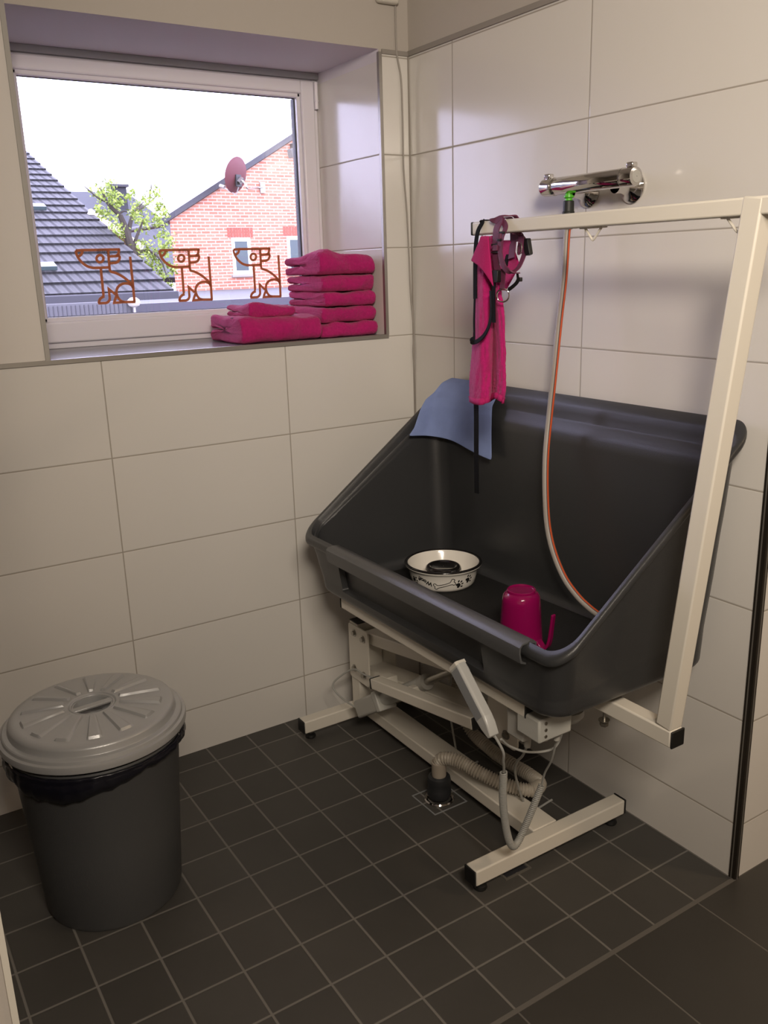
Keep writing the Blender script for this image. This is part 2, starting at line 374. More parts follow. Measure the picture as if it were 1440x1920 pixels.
b = MB(); b.cyl((XR-.014,.404,2.16), (XR-.014,.404,2.25), .007, n=12); b.cyl((XR-.014,.404,2.185), (XR-.014,.404,2.19), .0085, n=12); b.build('hinge', M_upvc, win)
# ------------------------------------------------------------------ dog bath: basin on a lifting frame with an overhead arm
bath = thing('dog_bath', 'large dark grey dog bath on white lifting frame with overhead arm', 'dog bath', (-.32,-.82,0))
ZBOT = .602
def zrim(x): return 1.222+(x+.02)*.745
def ring(xb, xf, yl, yr, r, s, dz=0, recess=0):
    """rounded rectangle in plan; s = 0 lies on the flat bottom, s = 1 on the sloping rim plane"""
    pts = []
    ym = [-.37, -.42, -.442, -.450, -.47, -.62, -.78, -.95, -1.09, -1.117, -1.125, -1.16, -1.25]
    def corner(cx, cy, a0):
        for k in range(1, 9): 
            a = a0+k/9*PI/2; pts.append((cx+r*math.cos(a), cy+r*math.sin(a)))
    y0, y1 = yl-r, yr+r
    for y in [y0]+ym+[y1]:                          # front side, from left to right
        dx = 0
        if recess and -1.121 < y < -.446: dx = recess
        pts.append((xf+dx, y))
    corner(xf+r, yr+r, PI)
    for k in range(9): pts.append((xf+r+(xb-xf-2*r)*k/8, yr))
    corner(xb-r, yr+r, PI*1.5)
    for k in range(14): pts.append((xb, y1+(y0-y1)*k/13))
    corner(xb-r, yl-r, 0)
    for k in range(9): pts.append((xb-r+(xf-xb+2*r)*k/8, yl))
    corner(xf+r, yl-r, PI/2)
    return [(x, y, ZBOT*(1-s)+zrim(x)*s+dz) for x, y in pts]
def rg(dz=0, recess=0, **k): return ring(k['xb'], k['xf'], k['yl'], k['yr'], k['r'], k['s'], dz, recess)
def lerp(a, b, t): return a+(b-a)*t
def wall_ring(t, s, dz=0, recess=0, inset=0):      # outer wall, t = 0 at the bottom
    return ring(lerp(-.052,-.036,t)-inset, lerp(-.585,-.606,t)+inset, lerp(-.281,-.243,t)-inset, lerp(-1.367,-1.408,t)+inset, .058, s, dz, recess)
R = []
for a in range(6): w_ = a/5*PI/2; R.append(wall_ring(0, 0, .026*(1-math.sin(w_)) if False else .026*(1-math.cos(w_)), 0, .026*(1-math.sin(w_))))
R.append(wall_ring(.02, .03, .026)); R.append(wall_ring(.04, .06, .024)); R.append(wall_ring(.06, .09, .022)); R.append(wall_ring(.07, .115, .022, .012)); R.append(wall_ring(.08, .13, .022, .026)); R.append(wall_ring(.10, .16, .022, .032))
R.append(wall_ring(.4, .40, .014, .032)); R.append(wall_ring(.6, .60, .01, .032)); R.append(wall_ring(.7, .68, .006, .032)); R.append(wall_ring(.72, .70, .006, .014)); R.append(wall_ring(.76, .735, .004, 0))
R.append(wall_ring(.8, .78, .003)); R.append(wall_ring(.9, .89, -.004)); R.append(wall_ring(.96, .96, -.014)); R.append(wall_ring(.98, 1, -.024)); R.append(wall_ring(1, 1, -.023, 0, -.004))
for dx, dz in ((.014,-.0235), (.021,-.023), (.027,-.021), (.031,-.016), (.0325,-.010), (.0315,-.004), (.028,.000), (.023,.0025), (.016,.0035), (.010,.0035)):
    R.append(ring(-.036+min(dx,.020), -.604-dx*.42, -.243+dx*.42, -1.407-dx*.42, .055, 1, dz*.85))
for xb_, e_, s_, d_ in ((-.040,0,1,.002), (-.045,.002,1,-.004), (-.049,.004,.985,-.008), (-.052,.0055,.96,-.008), (-.056,.006,.95,-.006), (-.074,.008,.94,-.006), (-.079,.009,.925,-.008), (-.082,.010,.90,-.006), (-.083,.012,.87,.0), (-.085,.022,.5,.010)):
    R.append(ring(xb_, -.602+e_, -.246-e_*1.25, -1.404+e_*1.25, .052, s_, d_))
R.append(ring(-.088, -.569, -.290, -1.358, .057, .12, .028)); R.append(ring(-.090, -.566, -.293, -1.354, .056, .05, .028))
for a in range(1, 6): w_ = a/5*PI/2; R.append(ring(-.090-.028*(1-math.cos(w_)), -.566+.028*(1-math.cos(w_)), -.294-.028*(1-math.cos(w_)), -1.353+.028*(1-math.cos(w_)), .056-.02*a/5, .02*(1-a/5), .014+.028*(1-math.sin(w_))))
b = MB(); b.loft(R, True, True, True)
bas = b.build('basin', M_tub, bath, smooth=44); wn_ = bas.modifiers.new('weighted', 'WEIGHTED_NORMAL'); wn_.keep_sharp = True; wn_.weight = 80
# cap clipped over the front rim
b = MB(); prof = [(-.610,-.044),(-.626,-.038),(-.631,-.014),(-.630,.000),(-.622,.0075),(-.602,.0095),(-.586,.008),(-.580,.002),(-.578,-.035),(-.5815,-.035),(-.5835,.000),(-.602,.0055),(-.620,.004),(-.6255,-.002),(-.6265,-.014),(-.622,-.034),(-.610,-.040)]
b.loft([[(x, y, zrim(-.605)+z-.004) for x, z in prof] for y in (-.428,-.7,-1.0,-1.302)])
b.build('rim_cover', M_sleeve, bath, smooth=40)
# ---- frame
fr = M_white_coat
def tube_part(name, p, q, w, h, caps=(1, 1), up=(0,0,1), m=fr, bev=.004):
    o = MB().bar(p, q, w, h, up).build(name, m, bath, bevel=bev)
    d = (Vector(q)-Vector(p)).normalized()
    for on, c, s in ((caps[0], Vector(p), -1), (caps[1], Vector(q), 1)):
        if on: MB().bar(c+d*s*.0005, c+d*s*.006, w+.001, h+.001, up).build('end_cap', M_black, o, bevel=.003)
    return o
def bolt(c, nrm, parent, r=.011, name='bolt'):
    n = Vector(nrm); b = MB(); b.cyl(Vector(c), Vector(c)+n*.002, r*1.25, n=20); b.cyl(Vector(c)+n*.002, Vector(c)+n*.009, r*.85, n=6)
    return b.build(name, M_zinc, parent, smooth=25)
def foot(x, y, ztop, parent):
    b = MB(); b.cyl((x,y,.010), (x,y,ztop), .005, n=10); b.lathe([(0,.018),(.011,.018),(.011,.026),(0,.026)], (x,y,0), 6)
    f = b.build('levelling_foot', M_zinc, parent)
    MB().lathe([(.001,0),(.017,0),(.019,.004),(.017,.012),(.008,.017),(.001,.018)], (x,y,0), 24).build('foot_pad', M_black, f)
for y in (-.143, -1.098):
    cb = tube_part('floor_beam', (-.605,y,.052), (-.052,y,.052), .045, .046)
    for x in (-.575, -.085): foot(x, y, .03, bath)
tube_part('centre_beam', (-.323,-.166,.054), (-.323,-1.075,.054), .088, .042, (0, 0))
# lifting posts and arms
post = MB().box((-.402,-.205,.075), (-.30,-.150,.405)).build('lift_post', fr, bath, bevel=.005)
MB().box((-.402,-.205,.405), (-.30,-.150,.409)).build('end_cap', M_black, post, bevel=.004)
b = MB(); pts = []
def rrect(y0, y1, z0, z1, r, n=6):
    out = []
    for cy, cz, a0 in ((y1-r,z1-r,0),(y0+r,z1-r,PI/2),(y0+r,z0+r,PI),(y1-r,z0+r,PI*1.5)):
        for k in range(n+1): a = a0+k/n*PI/2; out.append((cy+r*math.cos(a), cz+r*math.sin(a)))
    return out
def plate(x0, x1, y0, y1, z0, z1, r, name, parent):
    o = rrect(y0, y1, z0, z1, r); b = MB(); b.loft([[(x0,y,z) for y, z in o], [(x1,y,z) for y, z in o]])
    return b.build(name, fr, parent, smooth=20, bevel=.001)
pl = plate(-.408, -.402, -.282, -.152, .195, .400, .012, 'pivot_plate', bath)
plate(-.300, -.294, -.282, -.152, .195, .400, .012, 'pivot_plate', bath)
P0a, P0b = (-.25,.368), (-.25,.232)
A = Vector((0,-.76,.128))
for y, z in (P0a, P0b, (-.192,.372), (-.187,.236)): bolt((-.408,y,z), (-1,0,0), pl)
def arm(x, p, w, h, name='lift_arm'):
    s = Vector((x,p[0],p[1])); return MB().bar(s-A*.03, s+A*1.03, w, h, (0,.17,1)).build(name, fr, bath, bevel=.004)
arm(-.352, P0a, .085, .042); arm(-.352, P0b, .085, .042)
s0, s1 = Vector((-.455,-.402,.281)), Vector((-.455,-.935,.377))
fa = tube_part('actuator_mount_tube', s0, s1, .04, .036, up=(0,.17,1))
d = (s1-s0)
for t in (.03, .33): MB().bar(s0+d*t+Vector((.02,0,0)), s0+d*t+Vector((.062,0,0)), .05 if t < .1 else .03, .034, (0,.17,1)).build('cross_piece', fr, fa, bevel=.003)
for x in (-.408, -.300):
    p2 = plate(x-.006 if x < -.35 else x, x if x < -.35 else x+.006, -1.055, -.93, .325, .56, .02, 'hanger_plate', bath)
    for p in (P0a, P0b): 
        if x < -.35: bolt((x-.006, p[0]-.76, p[1]+.128), (-1,0,0), p2)
# upper frame under the basin
for x in (-.540, -.12): tube_part('bearer_tube', (x,-.372,.576), (x,-1.238,.576), .032, .034)
for y in (-.52, -.99, -1.20): MB().bar((-.524,y,.574), (-.136,y,.574), .035, .03).build('cross_tube', fr, bath, bevel=.003)
# actuator
m0, m1 = Vector((-.425,-.262,.118)), Vector((-.375,-.72,.425)); dv = (m1-m0).normalized()
act = MB().bar(m0, m0+dv*.15, .062, .068, (1,0,0)).build('lift_motor', M_motor, bath, bevel=.008, bseg=3)
MB().bar(m0-dv*.006, m0+dv*.03, .05, .055, (1,0,0)).build('motor_end', M_hand_face, act, bevel=.006)
MB().bar(m0+dv*.13, m0+dv*.155, .07, .072, (1,0,0)).build('motor_clamp', M_control, act, bevel=.004)
MB().cyl(m0+dv*.15, m0+dv*.40, .023, n=24).build('piston_tube', M_control, act)
MB().cyl(m0+dv*.39, m0+dv*.56, .012, n=20).build('piston_rod', M_zinc, act)
MB().cyl(m0+dv*.385, m0+dv*.41, .026, n=24).build('piston_collar', M_motor, act)
MB().tube(catmull([m0+dv*.02+Vector((-.03,.0,.0)), (-.47,-.19,.14), (-.48,-.15,.175), (-.45,-.17,.215), (-.43,-.22,.25), (-.435,-.30,.262), (-.42,-.40,.275)], 8), .0032, 8).build('motor_cable', M_coil, act)
# control box under the front right corner
cbx = MB().box((-.555,-1.290,.512), (-.45,-1.21,.572)).build('control_box', M_control, bath, bevel=.005)
MB().box((-.538,-1.215,.475), (-.42,-1.155,.575)).build('connector_block', M_motor, cbx, bevel=.004)
for k, (x, y) in enumerate(((-.50,-1.19), (-.50,-1.25), (-.475,-1.265))): MB().cyl((x,y,.512 if k else .476), (x,y,.487 if k else .44), .011, .008, 16).build('plug', M_motor, cbx)
for y, z in ((-1.291,.562),(-1.291,.545),(-1.291,.528)): MB().cyl((-.535,y,z),(-.535,y-.002,z),.004,n=10).build('screw', M_zinc, cbx)
MB().lathe([(.001,0),(.035,0),(.045,.012),(.045,.03),(.001,.03)], (-.36,-1.18,.47), 24).build('transformer_cap', M_motor, bath)
# overhead arm
AX = -.33; pb, pt = Vector((AX,-1.474,.575)), Vector((AX,-1.597,1.702))
stub = tube_part('arm_base_tube', (AX,-.95,.553), (AX,-1.497,.553), .042, .042, (0, 1))
poststick = MB().bar(pb, pt, .042, .042, (0,-1,0)).build('arm_post', fr, bath, bevel=.004, bseg=3)
top = tube_part('overhead_bar', (AX,-1.665,1.686), (AX,-.782,1.686), .040, .032, (1, 1))
for y in (-1.187, -1.556):
    b = MB(); p = [(AX,y-.025,1.669), (AX,y-.004,1.645), (AX,y,1.642), (AX,y+.004,1.645), (AX,y+.025,1.669)]
    b.tube(p, .0028, 8); b.box((AX-.008,y-.034,1.667), (AX+.008,y+.034,1.6705)); b.build('tether_hook', fr, top)
b = MB(); b.cyl((AX-.01,-1.29,.49), (AX-.01,-1.29,.545), .004, n=10); b.lathe([(0,.492),(.010,.492),(.011,.496),(.011,.502),(0,.502)], (AX-.01,-1.29,0), 6); b.lathe([(0,.506),(.014,.506),(.014,.509),(0,.509)], (AX-.01,-1.29,0), 16); b.build('fixing_bolt', M_zinc, bath)
# ------------------------------------------------------------------ drain hose and floor connector
dh = thing('drain_hose', 'corrugated grey drain hose looped over the floor into a black pipe socket', 'hose', (-.425,-.712,0))
path = catmull([(-.30,-.56,.50),(-.275,-.585,.34),(-.245,-.62,.16),(-.235,-.73,.115),(-.225,-.82,.105),(-.215,-.89,.10),(-.225,-.945,.10),(-.275,-.955,.105),(-.325,-.90,.115),(-.365,-.84,.135),(-.395,-.77,.152),(-.418,-.73,.150),(-.424,-.712,.130),(-.425,-.710,.10)], 22)
Ls = [0]
for i in range(1, len(path)): Ls.append(Ls[-1]+(path[i]-path[i-1]).length)
n = int(Ls[-1]/.0022); pts = []; j = 0
for k in range(n+1):
    s = Ls[-1]*k/n
    while j < len(Ls)-2 and Ls[j+1] < s: j += 1
    pts.append(path[j].lerp(path[j+1], (s-Ls[j])/max(1e-9, Ls[j+1]-Ls[j])))
MB().tube(pts, lambda t: .0185+.0028*math.sin(t*Ls[-1]/.0085*2*PI), 20).build('corrugated_pipe', M_corr, dh, smooth=80)
MB().lathe([(.0215,.082),(.0225,.085),(.0225,.122),(.0235,.124),(.0235,.130),(.019,.131)], (-.425,-.710,0), 32).build('pipe_end', M_pvc, dh)
MB().lathe([(.001,.02),(.034,.012),(.037,.02),(.037,.04),(.036,.043),(.036,.062),(.037,.066),(.034,.080),(.026,.086),(.023,.084),(.023,.06),(.001,.06)], (-.425,-.710,0), 40).build('pipe_socket', mat('black_rubber_socket', (.018,.019,.022), .55), dh)
fd = thing('floor_drain', 'square tiled floor drain with a chrome ring under the drain hose', 'drain', (-.425,-.710,0))
b = MB(); frame(b, -.49, -.36, -.775, -.645, -.486, -.364, -.771, -.649, .0, .0) if False else None
def sqframe(b, cx, cy, a, w, z): 
    for x0, x1, y0, y1 in ((cx-a,cx+a,cy-a,cy-a+w),(cx-a,cx+a,cy+a-w,cy+a),(cx-a,cx-a+w,cy-a+w,cy+a-w),(cx+a-w,cx+a,cy-a+w,cy+a-w)): b.box((x0,y0,-.001), (x1,y1,z))
sqframe(b, -.425, -.710, .062, .004, .0015); b.build('drain_frame', M_hand_face, fd, smooth=0)
MB().lathe([(.036,.0),(.046,.0),(.047,.004),(.044,.008),(.038,.006),(.036,.003)], (-.425,-.710,0), 40).build('drain_ring', M_chrome, fd)
gd = thing('floor_grate', 'small steel floor drain half hidden under the near floor beam of the dog bath', 'drain', (-.45,-1.09,0))
b = MB(); sqframe(b, -.455, -1.072, .045, .006, .002); b.build('grate_frame', M_steel, gd, smooth=0)
b = MB(); b.box((-.49,-1.107,.0), (-.42,-1.037,.0012)); b.build('grate_plate', M_seal, gd, smooth=0)
# ------------------------------------------------------------------ hand control with coiled cable
hc = thing('hand_control', 'pale grey hand control with coiled cable hanging on the bath frame', 'remote control', (-.61,-1.12,.56))
h0, h1 = Vector((-.612,-1.055,.642)), Vector((-.612,-1.198,.512)); hd = (h1-h0).normalized(); hx = hd.cross(Vector((1,0,0))).normalized()
def hp(s, u, w): return h0+hd*s+hx*u+Vector((-1,0,0))*w
L_ = (h1-h0).length
b = MB(); b.loft([[hp(s, u*wd, w) for u, w in ((-1,.012),(-.8,.017),(.8,.017),(1,.012),(1,-.010),(-1,-.010))] for s, wd in ((0,.021),(.01,.0225),(L_*.75,.021),(L_*.86,.018),(L_*.97,.010),(L_,.007))])
b.build('handset_shell', M_hand, hc, bevel=.002, smooth=35)
b = MB(); b.loft([[hp(s, u*wd, w) for u, w in ((-1,.0165),(1,.0165),(1,.0178),(-1,.0178))] for s, wd in ((.010,.017),(L_*.74,.0155))]); b.build('keypad', M_hand_face, hc, smooth=0)
b = MB(); b.loft([[hp(s, u*.0215, w) for u, w in ((-1,.0125),(-.8,.0178),(.8,.0178),(1,.0125),(1,-.012),(-1,-.012))] for s in (-.004,.006)]); b.build('handset_top', M_boxw, hc, bevel=.001)
MB().bar(hp(.02,0,-.010), hp(.02,0,-.018), .02, .012, hd).build('hanging_hook', M_hand, hc)
def coil(pts, R, turns, r, wrap=1.0):
    P = catmull(pts, 10); Ls = [0]
    for i in range(1, len(P)): Ls.append(Ls[-1]+(P[i]-P[i-1]).length)
    out = []; u = None; j = 0; N = int(turns*12)
    for k in range(N+1):
        s = Ls[-1]*k/N
        while j < len(Ls)-2 and Ls[j+1] < s: j += 1
        p = P[j].lerp(P[j+1], (s-Ls[j])/max(1e-9, Ls[j+1]-Ls[j])); t = (P[j+1]-P[j]).normalized()
        if u is None: u = Vector((1,0,0))
        u = (u-t*u.dot(t)).normalized(); w = t.cross(u); a = 2*PI*turns*k/N
        out.append(p+u*(R*math.cos(a))+w*(R*math.sin(a)))
    return out
c0 = [h1+hd*-.004, Vector((-.600,-1.215,.475)), Vector((-.590,-1.205,.44)), Vector((-.575,-1.19,.405)), Vector((-.572,-1.185,.392))]
cw = coil([(-.572,-1.185,.392),(-.565,-1.175,.31),(-.55,-1.17,.22),(-.535,-1.17,.165),(-.515,-1.165,.145),(-.49,-1.16,.16),(-.455,-1.16,.22),(-.42,-1.16,.285)], .0078, 88, .0024)
MB().tube(catmull(c0, 6), .0034, 8).build('lead', M_coil, hc)
MB().tube(cw, .0024, 6, True).build('coiled_cable', M_coil, hc, smooth=60)
MB().tube(catmull([(-.42,-1.16,.285),(-.425,-1.175,.33),(-.445,-1.22,.40),(-.465,-1.255,.48)], 8), .0028, 8).build('lead', M_coil, hc)
pc = thing('mains_cable', 'thin grey mains cable drooping from the control box to the floor behind the centre beam', 'cable', (-.25,-.95,0))
MB().tube(catmull([(-.50,-1.19,.445),(-.47,-1.14,.38),(-.42,-1.06,.30),(-.36,-.99,.20),(-.29,-.95,.06),(-.25,-.93,.006),(-.15,-.92,.005)], 10), .0034, 8).build('cable', M_coil, pc)
lc = thing('link_cable', 'thin white cable hanging in a loop below the hand control and control box', 'cable', (-.5,-1.15,.43))
MB().tube(catmull([(-.585,-1.19,.49),(-.55,-1.185,.455),(-.50,-1.20,.43),(-.44,-1.22,.43),(-.39,-1.20,.455),(-.37,-1.18,.475)], 10), .0032, 8).build('cable', M_coil, lc)
fc = thing('motor_lead', 'thin grey lead hanging straight down behind the lift arm to the floor', 'cable', (-.3,-.60,0))
MB().tube(catmull([(-.30,-.62,.40),(-.30,-.60,.25),(-.285,-.60,.12),(-.265,-.615,.006),(-.20,-.62,.005)], 10), .0034, 8).build('cable', M_coil, fc)
# ------------------------------------------------------------------ in the basin
b = MB(); b.loft([[(x, y, z) for x, y in ((-.530,-.325),(-.528,-1.318),(-.100,-1.305),(-.128,-.345))] for z in (.6180,.6250)])
tag(b.build('rubber_mat', M_rubber, None, bevel=.001), 'black rubber anti-slip mat covering the bottom of the dog bath', 'mat')
BC = Vector((-.262,-.522,.6255))
bowl = thing('dog_bowl', 'white ceramic slow-feeder dog bowl with black rim, bone and paw prints, in the bath', 'bowl', BC)
prof_out = [(.088,.0),(.095,.002),(.100,.010),(.107,.034),(.110,.054),(.114,.059),(.1205,.063),(.1225,.067)]
b = MB(); b.lathe([(.001,.004),(.088,.003)]+prof_out+[(.1225,.0685)], BC, 72)
b.lathe([(.1125,.0705),(.108,.062),(.100,.038),(.090,.016),(.075,.010),(.056,.0095)], BC, 72); b.build('bowl_body', M_ceramic, bowl, smooth=50)
MB().lathe([(.1225,.0680),(.1232,.0700),(.121,.0730),(.117,.0738),(.1135,.0722),(.1125,.0702)], BC, 72).build('bowl_rim', M_cerblack, bowl, smooth=60)
MB().lathe([(.060,.009),(.0585,.038),(.0575,.0445),(.0570,.046)], BC, 60).build('feeder_cone', M_ceramic, bowl, smooth=60)
MB().lathe([(.0572,.0455),(.055,.0535),(.049,.0580),(.043,.0575),(.040,.0550),(.036,.0535),(.001,.0532)], BC, 60).build('feeder_top', M_cerblack, bowl, smooth=60)
def bowl_pt(th, z, e=.0006):
    for (r0, z0), (r1, z1) in zip(prof_out, prof_out[1:]):
        if z0 <= z <= z1: r = r0+(r1-r0)*(z-z0)/max(1e-9, z1-z0); break
    return BC+Vector(((r+e)*math.cos(th), (r+e)*math.sin(th), z))
vdir = CAM-BC; TH0 = math.atan2(vdir.y, vdir.x)              # the side turned to the room's entrance
def bpt(u, z, e=.0006): return bowl_pt(TH0+u/.107, z, e)      # u: metres along the wall of the bowl, to the right
def blob(b, u, z, ru, rz, ang=0, n=18):
    vs = [bpt(u, z)]
    for k in range(n):
        a = 2*PI*k/n; x, y = ru*math.cos(a), rz*math.sin(a); vs.append(bpt(u+x*math.cos(ang)-y*math.sin(ang), z+x*math.sin(ang)+y*math.cos(ang)))
    b.add(vs, [(0, k+1, (k+1) % n+1) for k in range(n)])
def stroke(b, pts, w, e=.0008):
    q_ = []
    for i, (u, z) in enumerate(pts):
        a = Vector(pts[max(i-1,0)]); c = Vector(pts[min(i+1,len(pts)-1)]); t = (c-a).normalized(); nn = Vector((-t.y, t.x))*w/2
        q_.append((bpt(u+nn.x, z+nn.y, e), bpt(u-nn.x, z-nn.y, e)))
    b.add([p for s in q_ for p in s], [(2*i, 2*i+1, 2*i+3, 2*i+2) for i in range(len(q_)-1)])
def paw(u, z, ang):
    b = MB(); c, s = math.cos(ang), math.sin(ang)
    def pp(x, y, rx, ry, a=0): blob(b, u+x*c-y*s, z+x*s+y*c, rx, ry, a+ang)
    pp(0,-.003,.0078,.0060); pp(-.005,-.0075,.0044,.004); pp(.005,-.0075,.0044,.004)
    for x, y, a in ((-.0118,.003,.5), (-.0047,.0095,.15), (.0047,.0095,-.15), (.0118,.003,-.5)): pp(x, y, .0028, .0043, a)
    b.build('paw_print', M_ink, bowl, smooth=0)
paw(.052, .026, -1.0); paw(.086, .037, -1.0); paw(-.104, .030, -2.0); paw(.145, .034, -.6); paw(-.165,.024,-.5)
bone = [(-.030,-.006),(-.036,-.007),(-.040,-.002),(-.037,.004),(-.041,.009),(-.037,.014),(-.031,.013),(-.028,.008),(-.020,.005),(0,.004),(.020,.005),(.026,.009),(.031,.014),(.037,.013),(.040,.008),(.036,.003),(.040,-.002),(.038,-.008),(.032,-.009),(.027,-.005),(.012,-.004),(-.008,-.004),(-.024,-.004),(-.030,-.006)]
ca, sa = math.cos(.27), math.sin(.27); bp_ = catmull([(x*.85, y*.95, 0) for x, y in bone], 5)
b = MB(); stroke(b, [(.004+p.x*ca-p.y*sa, .0270+p.x*sa+p.y*ca) for p in bp_], .0023); b.build('bone_drawing', M_ink, bowl, smooth=0)
def text_mesh(txt, size):
    cu = bpy.data.curves.new('lettering', 'FONT'); cu.body = txt; cu.size = size; cu.offset = size*.045; cu.align_x = 'CENTER'; cu.align_y = 'CENTER'; cu.resolution_u = 3
    o = bpy.data.objects.new('lettering', cu); COL.objects.link(o); bpy.context.view_layer.update()
    me = bpy.data.meshes.new_from_object(o.evaluated_get(bpy.context.evaluated_depsgraph_get()))
    bpy.data.objects.remove(o); v = [tuple(x.co) for x in me.vertices]; f = [tuple(p.vertices) for p in me.polygons]; bpy.data.meshes.remove(me); return v, f
tv, tf = text_mesh('Woof!', .0190); ta = PI-.32; ca, sa = math.cos(ta), math.sin(ta)
b = MB(); b.add([bpt(-.060+x*ca-y*sa, .0360+x*sa+y*ca) for x, y, z in tv], tf); b.build('lettering', M_ink, bowl, smooth=0)
# upturned pink jug
JC = Vector((-.374,-1.018,.6255))
jug = thing('measuring_jug', 'pink translucent plastic jug standing upside down in the bath beside the hose end', 'jug', JC)
b = MB(); out = [(.0585,0),(.0600,.004),(.0575,.008),(.0540,.06),(.0505,.118),(.0480,.135),(.0420,.143),(.0385,.145),(.0375,.151),(.0355,.152),(.0345,.148),(.028,.1475),(.001,.147)]
inn = [(.001,.143),(.036,.140),(.045,.133),(.0485,.117),(.052,.06),(.0555,.008),(.0585,.0)]
b.lathe(out+inn, JC, 56); b.build('jug_body', M_jug, jug, smooth=50)
hdir = (at(1040,1200,'z',.66)-JC); hdir = Vector((.25,-1,0)).normalized()
hp_ = catmull([JC+hdir*.054+Vector((0,0,.022)), JC+hdir*.068+Vector((0,0,.008)), JC+hdir*.082+Vector((0,0,.010)), JC+hdir*.090+Vector((0,0,.030)), JC+hdir*.094+Vector((0,0,.06)), JC+hdir*.099+Vector((0,0,.105))], 6)
b = MB(); b.ribbon(hp_, Vector((0,0,1)).cross(hdir), lambda t: .024-.010*t, .007); b.build('handle', M_jug, jug, bevel=.002, smooth=50)
# ------------------------------------------------------------------ mixer tap and water hose
tap = thing('shower_mixer', 'chrome thermostatic bar mixer on the right wall above the overhead bar', 'tap', (0,-.92,1.79))
TX, TZ = -.082, 1.792
b = MB(); b.lathe([(.021,-.14+.02),(.0225,-.118),(.0225,.118),(.021,.12)], (TX,-.92,TZ), 40, 'y', True, True); b.build('mixer_body', M_chrome, tap, smooth=40)
for s, nm in ((1, 'flow_handle'), (-1, 'temperature_handle')):
    y0 = -.92+s*.1215
    b = MB(); b.lathe([(.0205,0),(.0235,s*.002),(.0235,s*.034),(.022,s*.038),(.015,s*.0395),(.001,s*.04)], (TX,y0,TZ), 40, 'y'); hnd = b.build(nm, M_chrome, tap, smooth=40)
    b = MB(); b.box((TX-.010,min(y0+s*.012,y0+s*.034),TZ+.020), (TX+.010,max(y0+s*.012,y0+s*.034),TZ+.034)); b.build('stop_button', M_chrome, hnd, bevel=.004, bseg=3)
    MB().lathe([(.0225,s*-.0015),(.0238,s*-.001),(.0238,s*.0005),(.0225,s*.001)], (TX,y0,TZ), 40, 'y').build('handle_ring', M_chrome, hnd)
MB().lathe([(.001,-.0406),(.0145,-.0404),(.0155,-.038)], (TX,-.92-.1215,TZ), 32, 'y').build('end_disc', M_motor, tap)
for y in (-.845, -.998):
    MB().lathe([(.001,-.0005),(.039,-.0005),(.040,-.006),(.034,-.014),(.020,-.026),(.0165,-.045),(.0165,-.066)], (0,y,TZ-.016), 40, 'x').build('wall_flange', M_chrome, tap, smooth=40)
hose = thing('water_hose', 'grey and orange striped garden hose hanging from the mixer tap into the bath', 'hose', (TX,-.858,1.77))
HY = -.853
MB().lathe([(.001,0),(.010,0),(.010,-.006),(.0135,-.006),(.014,-.010),(.009,-.013),(.010,-.018),(.001,-.018)], (TX,HY,TZ-.021), 24).build('tap_connector', M_green, hose)
b = MB(); b.lathe([(.012,-.018),(.0145,-.020),(.0150,-.045),(.0165,-.047),(.0165,-.058),(.0145,-.066),(.015,-.088),(.012,-.09),(.001,-.09)], (TX,HY,TZ-.021), 12); b.build('hose_coupling', mat('black_ribbed_coupling', (.02,.022,.02), .5), hose)
hpx = [(1063,440,-.083),(1058,520,-.092),(1049,600,-.105),(1040,690,-.118),(1031,775,-.128),(1024,850,-.150),(1023,920,-.165),(1027,985,-.17),(1038,1035,-.172),(1058,1083,-.168),(1083,1118,-.160),(1108,1142,-.150),(1130,1158,-.14)]
hpts = catmull([(TX,HY,TZ-.108)]+[at(x, y, 'x', d) for x, y, d in hpx], 10)
b = MB(); pts = hpts; rings = []; u = Vector((1,0,0)); nseg = 24
for i, p in enumerate(pts):
    t = (pts[min(i+1,len(pts)-1)]-pts[max(i-1,0)]).normalized(); u = (u-t*u.dot(t)).normalized(); w = t.cross(u)
    rings.append([p+u*(.0092*math.cos(a))+w*(.0092*math.sin(a)) for a in [2*PI*k/nseg for k in range(nseg)]])
vs = [p for r in rings for p in r]; b.v = vs
for k in range(len(rings)-1):
    for i in range(nseg):
        b.f.append([k*nseg+i, k*nseg+(i+1)%nseg, (k+1)*nseg+(i+1)%nseg, (k+1)*nseg+i]); b.m.append({0:0,1:0,2:0,3:0,4:0,5:0}.get(i % 12, 0) if False else (1 if i % 12 in (4,5,6) else 2 if i % 12 in (7,) else 0))
b.f.append(list(range(nseg))); b.m.append(0); b.f.append(list(range(len(vs)-nseg, len(vs)))); b.m.append(0)
b.build('hose_tube', [M_hosegrey, M_hosered, M_hosedark], hose, smooth=60)
